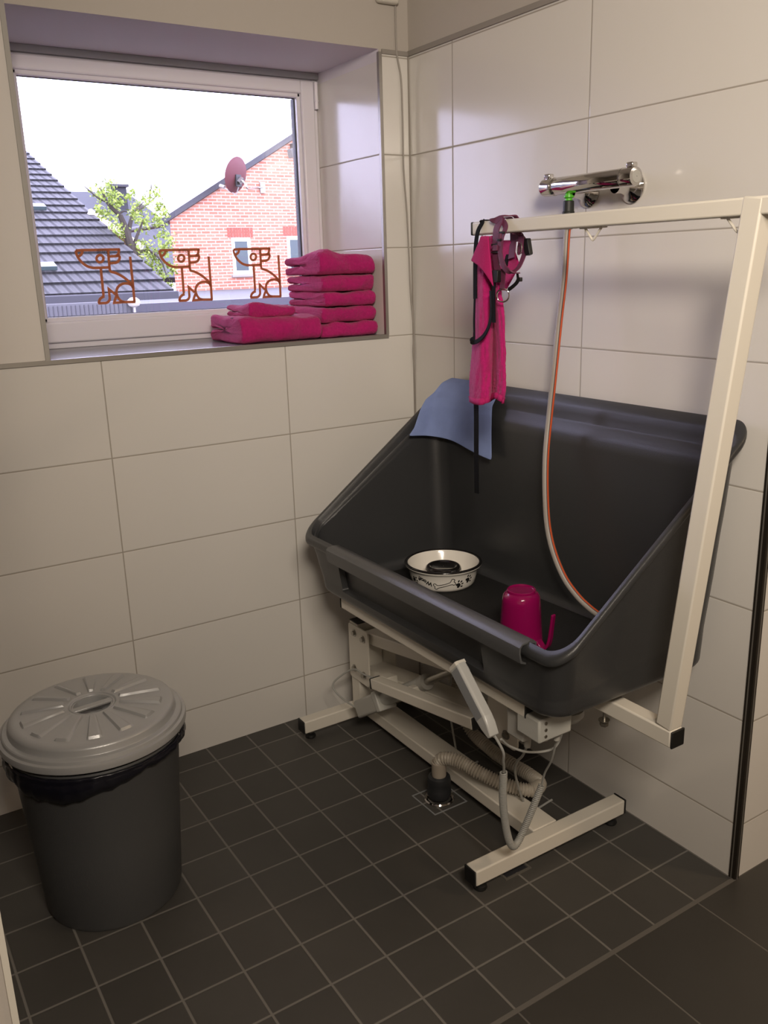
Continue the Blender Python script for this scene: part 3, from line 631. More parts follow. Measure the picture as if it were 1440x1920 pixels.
# ------------------------------------------------------------------ towels on the sill
def folded_towel(name, label, x0, x1, y0, y1, z0, h, seed, mode='U', cat='towel', group=None, lean=0, gap=.10, back=0, bulge=0):
    """a towel folded into layers; the fold faces the room, the layer ends show on the left side"""
    rnd = random.Random(seed); t = h/2; g = t*gap; prof = []
    def arc(cy, cz, r, a0, a1, n=7):
        for k in range(n+1): a = a0+(a1-a0)*k/n; prof.append((cy+r*math.cos(a), cz+r*math.sin(a)))
    Wd = y1-y0; lt = (t-g)                                  # profile (y from the room inwards, z up)
    r1 = h*.46
    arc(r1, r1, r1, PI*1.5, PI, 5); arc(r1, h-r1, r1, PI, PI*.5, 5)     # the fold at the front
    for k in range(1, 8): prof.append((r1+(Wd-r1-lt/2)*k/8, h))
    arc(Wd-lt/2, h-lt/2, lt/2, PI/2, -PI/2)                  # nose of the upper layer
    for k in range(7, 1, -1): prof.append((r1+(Wd-r1-lt/2)*k/8, h-lt))
    arc(t*.95, h/2, g, PI/2, PI*1.5, 4)
    for k in range(2, 8): prof.append((r1+(Wd-r1-lt/2)*k/8, lt))
    arc(Wd-lt/2, lt/2, lt/2, PI/2, -PI/2)
    for k in range(7, 0, -1): prof.append((r1+(Wd-r1-lt/2)*k/8, 0))
    nrm_ = []
    for i in range(len(prof)):
        a, c = Vector(prof[i-1]), Vector(prof[(i+1) % len(prof)]); d = (c-a).normalized(); nrm_.append(Vector((-d.y, d.x)))
    xs = [0, .0015, .004, .008, .014]; Lx = x1-x0; ins = [.0105, .0065, .0035, .0012, 0]
    stations = list(zip(xs, ins))+[(.014+(Lx-.028)*k/20, 0) for k in range(1, 20)]+[(Lx-a, c) for a, c in reversed(list(zip(xs, ins)))]
    rings = []; off = Vector((rnd.uniform(0,50), rnd.uniform(0,50), rnd.uniform(0,50)))
    cy = Wd/2
    for xo, inset in stations:
        u = xo/Lx; x = x0+xo; xx = x
        inset = min(inset, lt*.42)
        rg_ = []
        for (y, z), nn in zip(prof, nrm_):
            yy, zz = y+nn.x*inset*SGN, z+nn.y*inset*SGN
            nz = noise.noise_vector(Vector((x*16, yy*16, z*20))+off)
            nf = noise.noise_vector(Vector((x*60, yy*60, z*60))+off)
            zz += nz.z*.009*(.3+zz/h*.7)+nf.z*.0025; yy += nz.y*.012+nf.y*.002
            zz = max(zz+(lean*(u-.5)+back*max(0,yy/Wd-.15)+bulge*math.exp(-((u-.25)/.22)**2-((yy/Wd-.2)/.3)**2))*(zz/h), .0006)
            rg_.append((xx+nz.x*.005, y0+yy, z0+zz))
        rings.append(rg_)
    b = MB(); b.loft(rings)
    o = b.build(name, M_pink, None, smooth=0)
    o.data.shade_smooth()
    sb = o.modifiers.new('soft', 'SUBSURF'); sb.levels = 1; sb.render_levels = 2
    tx = bpy.data.textures.get('terry') or bpy.data.textures.new('terry', 'CLOUDS'); tx.noise_scale = .006
    dp = o.modifiers.new('terry', 'DISPLACE'); dp.texture = tx; dp.strength = .0035; dp.mid_level = .5; dp.texture_coords = 'LOCAL'
    return tag(o, label, cat, group)
SGN = -1
GT = 'pink towels on the window sill'
ZSI = ZS+.001
stack = [('bottom towel of the pink folded stack in the window corner', .048, 0), ('second towel from the bottom of the pink stack on the sill', .053, .002),
         ('middle towel of the pink folded stack on the window sill', .048, 0), ('second towel from the top of the pink stack on the sill', .055, .003), ('topmost towel of the pink folded stack in the window corner', .066, -.016)]
z = ZSI
for i, (lb, h, ln) in enumerate(stack):
    dx = (-.004,.0,.012,.006,-.004)[i]
    folded_towel('folded_towel', lb, -.350+dx, -.128-(.004 if i > 1 else 0), .030+.004*(i % 2), .325-.006*i, z, h, 11+i, group=GT, lean=ln, gap=.10 if i == 4 else .05, back=-.020 if i == 4 else 0, bulge=.010 if i == 4 else 0)
    z += h+.0015
folded_towel('folded_towel', 'large pink towel lying folded on the sill left of the stack', -.655, -.356, .022, .300, ZSI, .082, 31, group=GT, gap=.05, lean=-.008)
folded_towel('washcloth', 'small folded pink washcloth lying on the large towel left of the stack', -.612, -.436, .055, .245, ZSI+.0805, .036, 37, group=GT, lean=-.006, gap=.06, bulge=.012)
lt_ = MB(); lt_.box((-.652,.10,ZSI+.0815), (-.615,.116,ZSI+.0835))
o = lt_.build('care_label', M_label, [ob for ob in COL.objects if ob.get('label', '').startswith('large pink towel')][0], bevel=.0005)
# ------------------------------------------------------------------ blue cloth over the back rim of the bath
def grid(fn, nu, nv): return [[fn(i/nu, j/nv) for i in range(nu+1)] for j in range(nv+1)]
def sheet(name, rows, m, thick, parent=None, sub=1):
    b = MB(); n = len(rows[0]); b.add([p for r in rows for p in r], [(j*n+i, j*n+i+1, (j+1)*n+i+1, (j+1)*n+i) for j in range(len(rows)-1) for i in range(n-1)])
    o = b.build(name, m, parent, smooth=0); o.data.shade_smooth()
    s = o.modifiers.new('thickness', 'SOLIDIFY'); s.thickness = thick; s.offset = 0
    if sub: u = o.modifiers.new('soft', 'SUBSURF'); u.levels = sub; u.render_levels = sub
    return o
def cloth(u, v):
    yl_, yr_ = lerp(-.262,-.232,min(1,v*1.4)), lerp(-.520,-.585,v)
    y = lerp(yl_, yr_, u)
    # down over the flange and inner wall
    path = [(-.022,1.226),(-.043,1.214),(-.060,1.186),(-.080,1.168),(-.089,1.14),(-.098,1.08),(-.105,lerp(1.055,1.005,u))]
    t = v*(len(path)-1); i = min(int(t), len(path)-2); f = t-i
    x, z = lerp(path[i][0],path[i+1][0],f), lerp(path[i][1],path[i+1][1],f)
    x -= max(0,.42-u)**2*.62*v**.8
    y = min(y, -.262-.03*min(1,v*1.5))
    x -= .006*(1+math.sin(u*7+v*2))*v
    return (x-.004, y, z+.005)
tag(sheet('cleaning_cloth', grid(cloth, 20, 24), M_blue, .0016), 'blue cleaning cloth draped over the back left rim of the bath', 'cloth')
# ------------------------------------------------------------------ pink towel, black leash and plum harness on the end of the bar
def A_(px, py, x=-.35): return at(px, py, 'x', x)
ht = thing('hanging_towel', 'long narrow pink towel hanging from the end of the overhead bar', 'towel', A_(915,450))
def hang_rows():
    lev = [(442,903,906,920,924,.3),(470,898,905,921,928,.5),(500,893,905,923,931,.8),(540,892,907,926,940,1),(600,890,908,927,946,1),(660,886,906,926,948,1),(710,881,904,925,948,1),(735,881,904,925,948,1),(749,883,905,924,944,1)]
    rows = []
    for py, a, m1, m2, c, s in lev:
        row = []
        for k in range(25):
            u = k/24
            if u < .52: px = lerp(a, m2-2, u/.52)
            else: px = lerp(m2-2, c, (u-.52)/.48)
            dx = -.352
            q_ = (u-.26)/.26; 
            if u < .52: dx += -.022*s*(1-q_*q_)+.016*s*(u/.52)**3
            else: q2 = (u-.76)/.24; dx += .020*s*(1-(u-.52)/.48)-.014*s*max(0,1-q2*q2)
            dx += .003*math.sin(u*40+py*.06)
            yy = py+(6*math.sin(u*PI*2.2) if py > 730 else 0)
            row.append(at(px, yy, 'x', dx))
        rows.append(row)
    out = []
    for r0, r1 in zip(rows, rows[1:]):
        for k in range(4): out.append([p.lerp(q_, k/4) for p, q_ in zip(r0, r1)])
    out.append(rows[-1]); return out
hr = hang_rows()
o = sheet('towel_body', hr, M_pink, .008, ht, 2)
tx = bpy.data.textures.get('terry'); dp = o.modifiers.new('terry', 'DISPLACE'); dp.texture = tx; dp.strength = .003; dp.mid_level = .5; dp.texture_coords = 'LOCAL'
o = sheet('towel_hem', [[p+Vector((-.001,0,0)) for p in hr[-3]], [p+Vector((-.001,0,0)) for p in hr[-1]], [p+Vector((-.001,0,-.006)) for p in hr[-1]]], M_pinkhem, .009, ht, 0)
def flap(u, v):          # corner of the towel turned over to the front
    top = (907,441); px0, py0 = lerp(903,883,v), lerp(443,489,v)
    px1, py1 = lerp(916,926,v), lerp(446,540,v)
    px, py = lerp(px0, px1, u), lerp(py0, py1, u)-8*math.sin(u*PI)*v
    return at(px, py, 'x', -.384-.008*math.sin(u*PI)*v)
sheet('towel_corner', grid(flap, 10, 12), M_pinkhem, .006, ht, 1)
def flap2(u, v):         # far half behind the harness
    px = lerp(lerp(935,950,v), lerp(962,948,v), u); py = lerp(lerp(455,545,v), lerp(462,548,v), u)
    if v < .5: px = lerp(938, lerp(958,975,v*2), u)
    else: px = lerp(938, lerp(975,948,(v-.5)*2), u)
    return at(px, lerp(450,545,v), 'x', -.305)
sheet('towel_corner', grid(flap2, 8, 10), M_pink, .006, ht, 1)
def strap(name, pts, w, t, m, parent, side=None, n=8, x=None):
    P = catmull([Vector(p) for p in pts], n); sides = side if side else (CAM-P[len(P)//2]).cross(Vector((0,0,1))).normalized()
    return MB().ribbon(P, sides, w, t).build(name, m, parent, smooth=50)
SY = Vector((0,1,0))
leash = thing('leash', 'thin black webbing leash looped over the end of the overhead bar beside the pink towel', 'leash', (AX,-.80,1.71))
strap('bar_loop', [A_(891,560,-.372), A_(891,500,-.368), A_(892,462,-.364), A_(896,434,-.358), A_(904,418,-.352), (AX-.018,-.822,1.7045), (AX,-.824,1.7045), (AX+.018,-.826,1.7045), (AX+.026,-.826,1.69), (AX+.024,-.822,1.66), (AX+.004,-.812,1.60)], .014, .0022, M_blackstrap, leash, SY)
strap('strap', [A_(890,560,-.374), A_(889,600,-.376), A_(889,640,-.379), A_(885,640,-.384)], .006, .0022, M_blackstrap, leash, SY)
strap('strap', [A_(926,520,-.378), A_(925,560,-.376), A_(926,605,-.376)], .013, .0022, M_blackstrap, leash, SY)
strap('hand_loop', [A_(920,545,-.392), A_(921,585,-.392), A_(917,610,-.392), A_(908,628,-.394), A_(896,639,-.396), A_(886,642,-.397), A_(884,637,-.396), A_(890,634,-.392)], .011, .0024, M_blackstrap, leash, Vector((.2,.75,.6)))
strap('strap', [A_(892,735,-.345), A_(893,780,-.345), A_(893,850,-.345), A_(894,925,-.345)], .018, .0022, M_blackstrap, leash, SY)
har = thing('dog_harness', 'plum webbing dog harness with black buckles hanging over the overhead bar', 'harness', (AX,-.88,1.70))
HX = -.372
strap('neck_strap', [A_(930,485,HX), A_(929,460,HX), A_(931,430,HX+.006), A_(937,415,-.358), (AX-.020,-.868,1.7055), (AX,-.875,1.7065), (AX+.020,-.882,1.7055), (AX+.026,-.886,1.685), (AX+.026,-.89,1.655), (AX+.012,-.90,1.61)], .021, .003, M_harness, har, SY)
strap('neck_strap', [A_(938,470,HX-.004), A_(941,445,HX), A_(948,425,-.360), (AX-.019,-.893,1.709), (AX,-.898,1.7105), (AX+.019,-.905,1.709), (AX+.027,-.91,1.685), (AX+.02,-.915,1.65)], .014, .003, M_harness, har, SY)
strap('chest_strap', [A_(937,450,HX-.006), A_(938,475,HX-.008), A_(941,490,HX-.010), A_(948,504,HX-.010), A_(960,511,HX-.004), A_(970,512,-.35)], .015, .003, M_harness, har, SY)
strap('chest_strap', [A_(929,478,HX-.002), A_(931,495,HX-.002), A_(934,512,HX-.002)], .020, .003, M_harness, har, SY)
strap('girth_strap', [(AX,-.94,1.668), A_(983,450,-.30), A_(984,470,-.305), A_(978,490,-.33), A_(969,505,-.345), A_(955,512,-.36)], .013, .003, M_harness, har, SY)
strap('girth_strap', [(AX-.01,-.925,1.668), A_(976,440,-.32), A_(976,462,-.32), A_(975,476,-.325)], .018, .003, M_harness, har, SY)
strap('girth_strap', [A_(963,442,-.30), A_(958,462,-.30), A_(951,482,-.31), A_(948,500,-.33)], .011, .003, M_blackstrap, har, SY)
strap('lower_strap', [A_(943,505,HX), A_(943,520,HX), A_(942,541,HX)], .016, .003, M_harness, har, SY)
strap('lower_strap', [A_(970,512,-.345), A_(971,524,-.345), A_(968,531,-.35), A_(958,540,-.36), A_(953,543,-.362)], .009, .003, M_blackstrap, har, Vector((.2,.7,.7)))
def bk(name, px, py, x, wy, hz, tx_=.008, m=M_black, rot=0, par=har):
    c = A_(px, py, x); b = MB(); o = rrect(-wy/2, wy/2, -hz/2, hz/2, min(wy,hz)*.2, 3); cr, sr = math.cos(rot), math.sin(rot)
    b.loft([[(c.x+dx, c.y+y*cr-z*sr, c.z+y*sr+z*cr) for y, z in o] for dx in (-tx_/2, tx_/2)])
    return b.build(name, m, par, bevel=.001, smooth=25)
bk('buckle', 931, 518, HX-.006, .023, .030, .014); bk('buckle', 938, 512, HX+.004, .03, .02, .01)
bk('slide_adjuster', 929, 459, HX-.004, .025, .006); bk('slide_adjuster', 929, 473, HX-.004, .025, .004); bk('slide_adjuster', 936.5, 450, HX-.010, .011, .004); bk('slide_adjuster', 941, 436, HX-.004, .016, .005)
bk('buckle', 990, 463, -.31, .016, .040, .012, rot=-.25); bk('slide_adjuster', 974, 524, -.345, .014, .010)
bk('strap_loop', 929, 465, HX-.009, .018, .014, .006, M_harness); bk('strap_loop', 937, 443, HX-.012, .011, .013, .006, M_harness)
MB().torus(A_(943,554,HX-.004), .0155, .0018, (-.75,-.6,0)).build('lead_ring', M_chrome, har)
MB().torus(A_(974,466,-.332), .014, .0015, (-.9,.35,.1)).build('lead_ring', M_chrome, har)
# ------------------------------------------------------------------ device and cable in the corner
dv_ = thing('wall_device', 'small white plastic device box at the top of the corner above the window', 'box', (-.086,0,2.45))
MB().box((-.128,-.03,2.412), (-.048,-.001,2.50)).build('housing', M_boxw, dv_, bevel=.010, bseg=4)
MB().box((-.112,-.032,2.425), (-.062,-.029,2.49)).build('cover', M_boxw, dv_, bevel=.003)
cbl = MB().tube(catmull([at(x, y, 'y', -.006) for x, y in ((741,4),(742,50),(744,100),(752,150),(755,230),(757,320),(763,400),(767,480),(770,550),(776,620),(775,660),(779,720),(781,790),(781,830))], 8), .0030, 8).build('corner_cable', M_cable, None, smooth=60)
tag(cbl, 'thin white cable hanging down the corner from the white device box', 'cable')
# ------------------------------------------------------------------ waste bin
BX, BY = -1.381, -.530
wb = thing('waste_bin', 'round grey plastic waste bin with a silver grey lid and black liner on the floor', 'bin', (BX,BY,0))
b = MB(); b.lathe([(.001,.004),(.160,.004),(.165,.0),(.172,.002),(.176,.012),(.190,.22),(.206,.44),(.214,.462),(.218,.47),(.214,.474),(.204,.47),(.200,.44),(.170,.02),(.001,.012)], (BX,BY,0), 96); b.build('bin_body', M_bin, wb, smooth=40)
b = MB(); rings = []; N = 120
for t in range(12):
    f = t/11; rr = []
    for k in range(N):
        a = 2*PI*k/N; drop = .052-.020*math.cos(2*(a+1.05))+.004*math.sin(a*3+1)+.003*math.sin(a*11)
        zz = .470-drop*f
        r_ = .2185+.010*math.sin(PI*min(1,f*.8))+.0022*math.sin(a*23+f*3)*f+.0016*math.sin(a*37+1)+.003*f*math.sin(a*5)-.012*f*f+(.004 if f < .1 else 0)
        rr.append((BX+r_*math.cos(a), BY+r_*math.sin(a), zz))
    rings.append(rr)
b.loft(rings, True, False, False); o = b.build('bin_liner', M_bag, wb, smooth=60); sd = o.modifiers.new('thickness', 'SOLIDIFY'); sd.thickness = .001
# lid with raised radiating panels and a sunk grip
b = MB(); N = 224; radii = [.046,.052,.054,.06,.068,.072,.10,.13,.16,.170,.174,.182,.192,.198,.2015,.2035,.2045,.206,.2165,.2195,.2215,.2285,.2300,.2295,.2275]
def lid_z(r, a):
    if r <= .2015: 
        z = .551-.012*(r/.2)**2
        if r > .19: z -= ((r-.19)/.0115)**2*.004
        ph = (a*14/(2*PI)+.25) % 1; 
        edge = min(ph, .46-ph) if ph < .46 else -1
        if .071 < r < .173 and edge > -.0001: z += .0058*min(1, edge/.03)
        if r < .055: z -= .006
        return z
    return {.2035:.531,.2045:.519,.206:.5165,.2165:.515,.2195:.5128,.2215:.506,.2285:.504,.2300:.499,.2295:.487,.2275:.485}[r]
rings = [[(BX+r*math.cos(2*PI*k/N), BY+r*math.sin(2*PI*k/N), lid_z(r, 2*PI*k/N)) for k in range(N)] for r in radii]
rings.append([(BX+.2245*math.cos(2*PI*k/N), BY+.2245*math.sin(2*PI*k/N), .488) for k in range(N)])
b.loft(rings, True, False, False)
b.lathe([(.046,.545),(.045,.530),(.043,.512),(.001,.510)], (BX,BY,0), N)
lid = b.build('lid', M_lid, wb, smooth=28)
ga = math.atan2(*reversed((at(215,1297,'z',.55)-at(135,1322,'z',.55)).xy)); gv = Vector((math.cos(ga), math.sin(ga), 0))
MB().torus((BX,BY,.5455), .0535, .0032, (0,0,1), 48, 8).build('grip_rim', M_lid, lid, smooth=60)
MB().bar(Vector((BX,BY,.543))-gv*.052, Vector((BX,BY,.543))+gv*.052, .020, .007).build('grip_bar', M_lid, lid, bevel=.002)
# ------------------------------------------------------------------ dog drawings on the window pane
DY = GY-.0012
def dz_(px, py): return at(120+px/9.6, 440+py/9.6, 'y', DY)
class Flat(MB):
    def line(self, pts, w, close=False):
        P = [Vector((p.x, p.z)) for p in pts]; n = len(P); L = []
        for i in range(n):
            a = P[i-1] if (i or close) else P[0]; c = P[(i+1) % n] if (i < n-1 or close) else P[-1]
            d0 = (P[i]-a).normalized() if (P[i]-a).length > 1e-9 else (c-P[i]).normalized(); d1 = (c-P[i]).normalized() if (c-P[i]).length > 1e-9 else d0
            m_ = Vector((-(d0+d1).y, (d0+d1).x)); m_ = m_.normalized() if m_.length > 1e-6 else Vector((-d0.y, d0.x))
            k = 1/max(.45, m_.dot(Vector((-d0.y, d0.x)))); nn = m_*(w/2*k); L.append((P[i]+nn, P[i]-nn))
        vs = []; 
        for a, c in L: vs += [(a.x,DY,a.y), (c.x,DY,c.y), (a.x,DY+.0004,a.y), (c.x,DY+.0004,c.y)]
        fs = []
        for i in range(n if close else n-1):
            j = (i+1) % n
            for s in ((0,1),(1,3),(3,2),(2,0)): fs.append((4*i+s[0], 4*i+s[1], 4*j+s[1], 4*j+s[0]))
        self.add(vs, fs)
def dl(*p): return [dz_(*q_) for q_ in p]
def dc(*p): return catmull(dl(*p), 6)
LWD = .0088
b = Flat()
b.line(dl((1005,265),(800,270),(600,275),(340,278),(210,288)), LWD); b.line(dc((212,285),(225,350),(265,430),(330,505),(420,568),(520,598)), LWD); b.line(dl((515,598),(640,597),(820,588)), LWD)
b.line(dc((330,290),(325,330),(300,365),(262,392)), LWD); b.line(dl((792,275),(805,430),(825,640)), LWD)
b.line(dc((985,275),(985,320),(970,360),(940,383)), LWD); b.line(dl((945,385),(815,392)), LWD); b.line(dc((1002,385),(1000,430),(975,480),(935,505)), LWD); b.line(dl((940,505),(820,515)), LWD)
b.line(dl((1010,262),(985,275)), LWD*.8); b.line(dl((940,385),(1015,380)), LWD)
b.line([dz_(648+62*math.cos(a), 432+64*math.sin(a)) for a in [2*PI*k/32 for k in range(32)]], LWD, True)
b.line(dc((822,635),(850,668),(930,690),(1040,745),(1130,810),(1205,880),(1240,950)), LWD); b.line(dl((1190,395),(1215,650),(1240,880),(1270,1215)), LWD)
b.line(dl((662,605),(685,830),(712,1095)), LWD); b.line(dc((730,1110),(690,1125),(645,1165),(625,1235)), LWD); b.line(dl((615,1235),(770,1228)), LWD); b.line(dc((765,1228),(800,1205),(822,1165),(822,1110)), LWD); b.line(dl((822,1115),(805,975),(930,1080)), LWD)
b.line(dc((1240,960),(1225,920),(1170,885),(1100,878),(1030,895),(970,945),(945,1020),(955,1090),(985,1150),(1030,1195),(1080,1210)), LWD); b.line(dl((1285,1210),(1080,1212),(905,1225),(915,1180),(945,1100)), LWD)
GD = 'orange dog outlines on the window pane'
d1 = b.build('dog_drawing', M_orange, None, smooth=0); tag(d1, 'orange line drawing of a sitting dog on the window pane, leftmost of three', 'decal', GD)
b = Flat()
for i, (x0, y0, x1, y1) in enumerate(((600,345,598,275),(615,340,615,262),(632,335,636,255),(652,335,665,250),(672,338,695,252),(692,343,722,255),(712,350,748,262),(730,360,772,275),(748,372,785,300),(765,385,790,335))):
    b.line(dc((x0,y0),(lerp(x0,x1,.5)+(-3 if i < 3 else 6),lerp(y0,y1,.5)),(x1,y1)), .0016)
b.build('eyelashes', M_lash, d1, smooth=0)
c1 = at(141,470,'y',DY)
for (px, py), lb, sc in (((298,470), 'orange line drawing of a sitting dog on the window pane, middle of three', .93), ((437,468), 'orange line drawing of a sitting dog on the window pane, nearest the towels', .92)):
    c = copy_tree(d1); p = at(px, py, 'y', DY); c.scale = (1, 1, 1); c.location = (p.x-c1.x, 0, p.z-c1.z); c['label'] = lb
# ------------------------------------------------------------------ outside
def W_(px, py, Y): return at(px, py, 'y', Y)
gnd = MB().box((-60,.6,-3.3), (80,120,-3.2)).build('ground', mat('outdoor_ground', (.16,.16,.14), .9), smooth=0); struct(gnd)
fr_ = MB().box((-9,6.35,.75), (16,20,1.135)).build('flat_roof', M_felt, smooth=0); tag(fr_, 'pale felt flat roof outside, in front of the brick gable house', 'roof')
# left house with the dark tiled roof
e0 = W_(326,547,14.0); XE = e0.x; tp = at(50,285,'x',XE); sl = (tp-e0); 
lh = thing('tiled_house', 'house left outside with a dark tiled roof running to the right', 'house', (XE-6,16,-3.2))
b = MB(); nC = 22; ext = 1.12
XL_ = XE-16
for k in range(nC):
    a = e0+sl*(ext*k/nC); c = e0+sl*(ext*(k+1.12)/nC); nrm = Vector((0,-sl.z,sl.y)).normalized()
    lo, hi = a+nrm*.055, c+nrm*.012
    b.add([(XL_,a.y,a.z),(XE,a.y,a.z),(XE,lo.y,lo.z),(XL_,lo.y,lo.z),(XL_,hi.y,hi.z),(XE,hi.y,hi.z)], [(0,1,2,3),(3,2,5,4)])
    b.add([(XE,a.y,a.z),(XE,c.y,c.z),(XE,hi.y,hi.z),(XE,lo.y,lo.z)], [(0,1,2,3)])
def roof_mat():
    m = mat('ribbed_roof_tile', (.015,.0155,.0165), .6, var=.35, vscale=5); nt = m.node_tree; bs = nt.nodes['Principled BSDF']
    tc = nt.nodes.new('ShaderNodeTexCoord'); sp = nt.nodes.new('ShaderNodeSeparateXYZ'); nt.links.new(tc.outputs['Object'], sp.inputs[0])
    h = math_node(nt, 'SINE', math_node(nt, 'MULTIPLY', sp.outputs[0], 2*PI/.20)); bp = nt.nodes.new('ShaderNodeBump'); bp.inputs['Strength'].default_value = 1; bp.inputs['Distance'].default_value = .05
    nt.links.new(h, bp.inputs['Height']); nt.links.new(bp.outputs[0], bs.inputs['Normal']); return m
b.build('roof', roof_mat(), lh, smooth=0)
MB().box((XL_,e0.y-.14,e0.z-.16), (XE+.05,e0.y+.02,e0.z+.02)).build('gutter', M_fascia, lh, bevel=.02)
MB().box((XL_,e0.y+.25,-3.2), (XE-.25,tp.y+6,e0.z-.02)).build('wall', M_brick, lh, smooth=0)
for px, py in ((66,394), (82,507)):
    c = W_(px, py, 14); 
    d_ = RT*((px-720)/F_PX)+UP*((960-py)/F_PX)-BK; nrm = Vector((0,-sl.z,sl.y)).normalized(); t_ = (e0-CAM).dot(nrm)/d_.dot(nrm); p = CAM+d_*t_; u_ = sl.normalized()
    b = MB(); b.loft([[p+Vector((sx_*.22,0,0))+u_*(sy_*.14)+nrm*o_ for sx_, sy_ in ((-1,-1),(1,-1),(1,1),(-1,1))] for o_ in (.02,.12)]); b.build('roof_window', M_winglass, lh, smooth=0)
# white verge of a lower gable behind it
g0, g1 = W_(166,397,19.0), W_(264,464,19.0)
sg = thing('gable_annex', 'low gable with a sunlit pale verge board behind the dark tiled roof', 'house', (g0.x,19.4,-3.2))
b = MB(); b.add([(g0.x,19.1,g0.z),(g1.x,19.1,g1.z),(g1.x,19.1,-3.2),(g0.x-2,19.1,-3.2),(g0.x-2,19.1,g0.z-1.4)], [(0,1,2,3,4)]); b.build('gable_wall', mat('ochre_render', (.50,.30,.16), .9), sg, smooth=0)
MB().bar(g0, g1+(g1-g0)*.02, .22, .15).build('verge_board', M_verge, sg, smooth=0)
# far house
fh = thing('far_house', 'distant house with a blue grey tiled roof and chimney behind the tree', 'house', (W_(200,400,34).x,36,-3.2))
r0, r1 = W_(60,352,36), W_(238,366,36); v1 = W_(345,440,33); e1, e2 = W_(330,520,28), W_(40,520,28)
r0.z = r1.z = (r0.z+r1.z)/2
b = MB(); b.add([r0, r1, v1, e1, e2], [(0,1,2,3,4)]); b.add([r0, r1, v1, e1, e2], [])
b.add([r1, v1, (v1.x,42,v1.z), (r1.x,42,r1.z-2)], [(0,1,2,3)])
o = b.build('roof', M_rooffar, fh, smooth=0); o.modifiers.new('thickness', 'SOLIDIFY').thickness = .2
c = W_(223,372,34.5); ch = MB().box((c.x-.28,34.3,c.z-.9), (c.x+.28,34.9,c.z+.42)).build('chimney', M_rooffar, fh, smooth=0); MB().box((c.x-.36,34.2,c.z+.42), (c.x+.36,35,c.z+.52)).build('chimney_cap', M_fascia, fh, smooth=0)
MB().box((e2.x+.5,28.6,-3.2), (e1.x-.5,34,e1.z)).build('wall', M_soldier, fh, smooth=0)
# brick gable house
BYH = 20.0
bh = thing('brick_house', 'red brick gable house outside right, with two white windows', 'house', (10.2,22,-3.2))
gl, gp = W_(318,411,BYH), W_(552,258,BYH); gr = Vector((2*gp.x-gl.x,BYH,gl.z))
b = MB(); poly = [(gl.x,-3.2),(gr.x,-3.2),(gr.x,gr.z),(gp.x,gp.z),(gl.x,gl.z)]
b.loft([[(x,BYH,z) for x, z in poly], [(x+5,BYH+8,z) for x, z in poly]]); b.build('gable_wall', M_brick, bh, smooth=0)
for a, c in ((gl, gp), (gp, gr)):
    d_ = (c-a).normalized(); n_ = Vector((-d_.z,0,d_.x)); n_ = n_ if n_.z > 0 else -n_
    a2, c2 = (a-d_*.22, c) if a is gl else (a, c+d_*.22)
    b = MB(); b.loft([[p+n_*o_+Vector((yy*.625 if yy > 0 else 0,yy,0)) for o_, yy in ((.0,-.12),(.13,-.12),(.13,8.2),(.0,8.2))] for p in (a2, c2)]); b.build('roof_slope', M_fascia, bh, smooth=0)
for (x0, y0, x1, y1) in ((433,446,473,514), (537,443,577,511)):
    a, c = W_(x0, y0, BYH), W_(x1, y1, BYH); z1, z0 = a.z, c.z
    b = MB(); frame(b, a.x, c.x, z0, z1, a.x+.09, c.x-.09, z0+.10, z1-.09, BYH-.012, BYH+.02); wf = b.build('window', M_upvc, bh, smooth=0)
    MB().box((a.x+.08,BYH-.008,z0+.09), (c.x-.08,BYH-.002,z1-.08)).build('pane', M_winglass, wf, smooth=0)
    MB().box((a.x-.06,BYH-.07,z0-.06), (c.x+.06,BYH+.02,z0)).build('sill', M_stone, wf, smooth=0)
    b = MB(); n_ = 9
    for k in range(n_): xx = a.x-.10+(c.x-a.x+.2)*k/n_; b.box((xx+.006,BYH-.006,z1+.012), (xx+(c.x-a.x+.2)/n_-.006,BYH+.01,z1+.26))
    b.build('brick_lintel', M_soldier, wf, smooth=0)
gt = W_(312,412,BYH-.1); MB().cyl((gl.x-.12,BYH-.05,gl.z-.12), (gl.x-.12,BYH+8,gl.z-.12), .07, n=16).build('gutter', M_parapet, bh)
# satellite dish on the brick gable
dcen = W_(442,328,18.9); sd_ = thing('satellite_dish', 'rust red satellite dish on an arm fixed to the brick gable', 'satellite dish', W_(492,352,BYH))
axis = Vector((-.42,.80,.28)).normalized(); rq = Vector((0,0,1)).rotation_difference(axis).to_matrix()
MB().lathe([(.001,-.085),(.12,-.080),(.24,-.060),(.34,-.030),(.405,.0),(.415,.004),(.405,.008),(.34,-.022),(.24,-.052),(.12,-.072),(.001,-.077)], dcen, 48, rot=rq @ Matrix.Diagonal((1,1.06,1))).build('reflector', M_dish, sd_, smooth=60)
mc = dcen-axis*.10+Vector((-.02,0,-.10)); MB().bar(mc+Vector((0,0,-.16)), mc+Vector((0,0,.13)), .20, .05, axis).build('back_plate', M_black, sd_, bevel=.01)
wc = W_(491,352,BYH); arm_ = [mc-axis*.05, mc-axis*.16, mc-axis*.18+Vector((.10,0,-.16)), wc+Vector((-.25,-.18,-.02)), wc+Vector((0,-.05,0))]
MB().tube(catmull(arm_, 6), .024, 10).build('mast_arm', M_zinc, sd_)
MB().bar(wc+Vector((0,-.03,-.14)), wc+Vector((0,-.03,.14)), .14, .06, (0,1,0)).build('wall_bracket', M_steel, sd_, smooth=0)
MB().bar(mc-axis*.06+Vector((-.05,0,-.05)), mc-axis*.06+Vector((.07,0,.05)), .10, .10, axis).build('clamp', M_zinc, sd_, smooth=0)
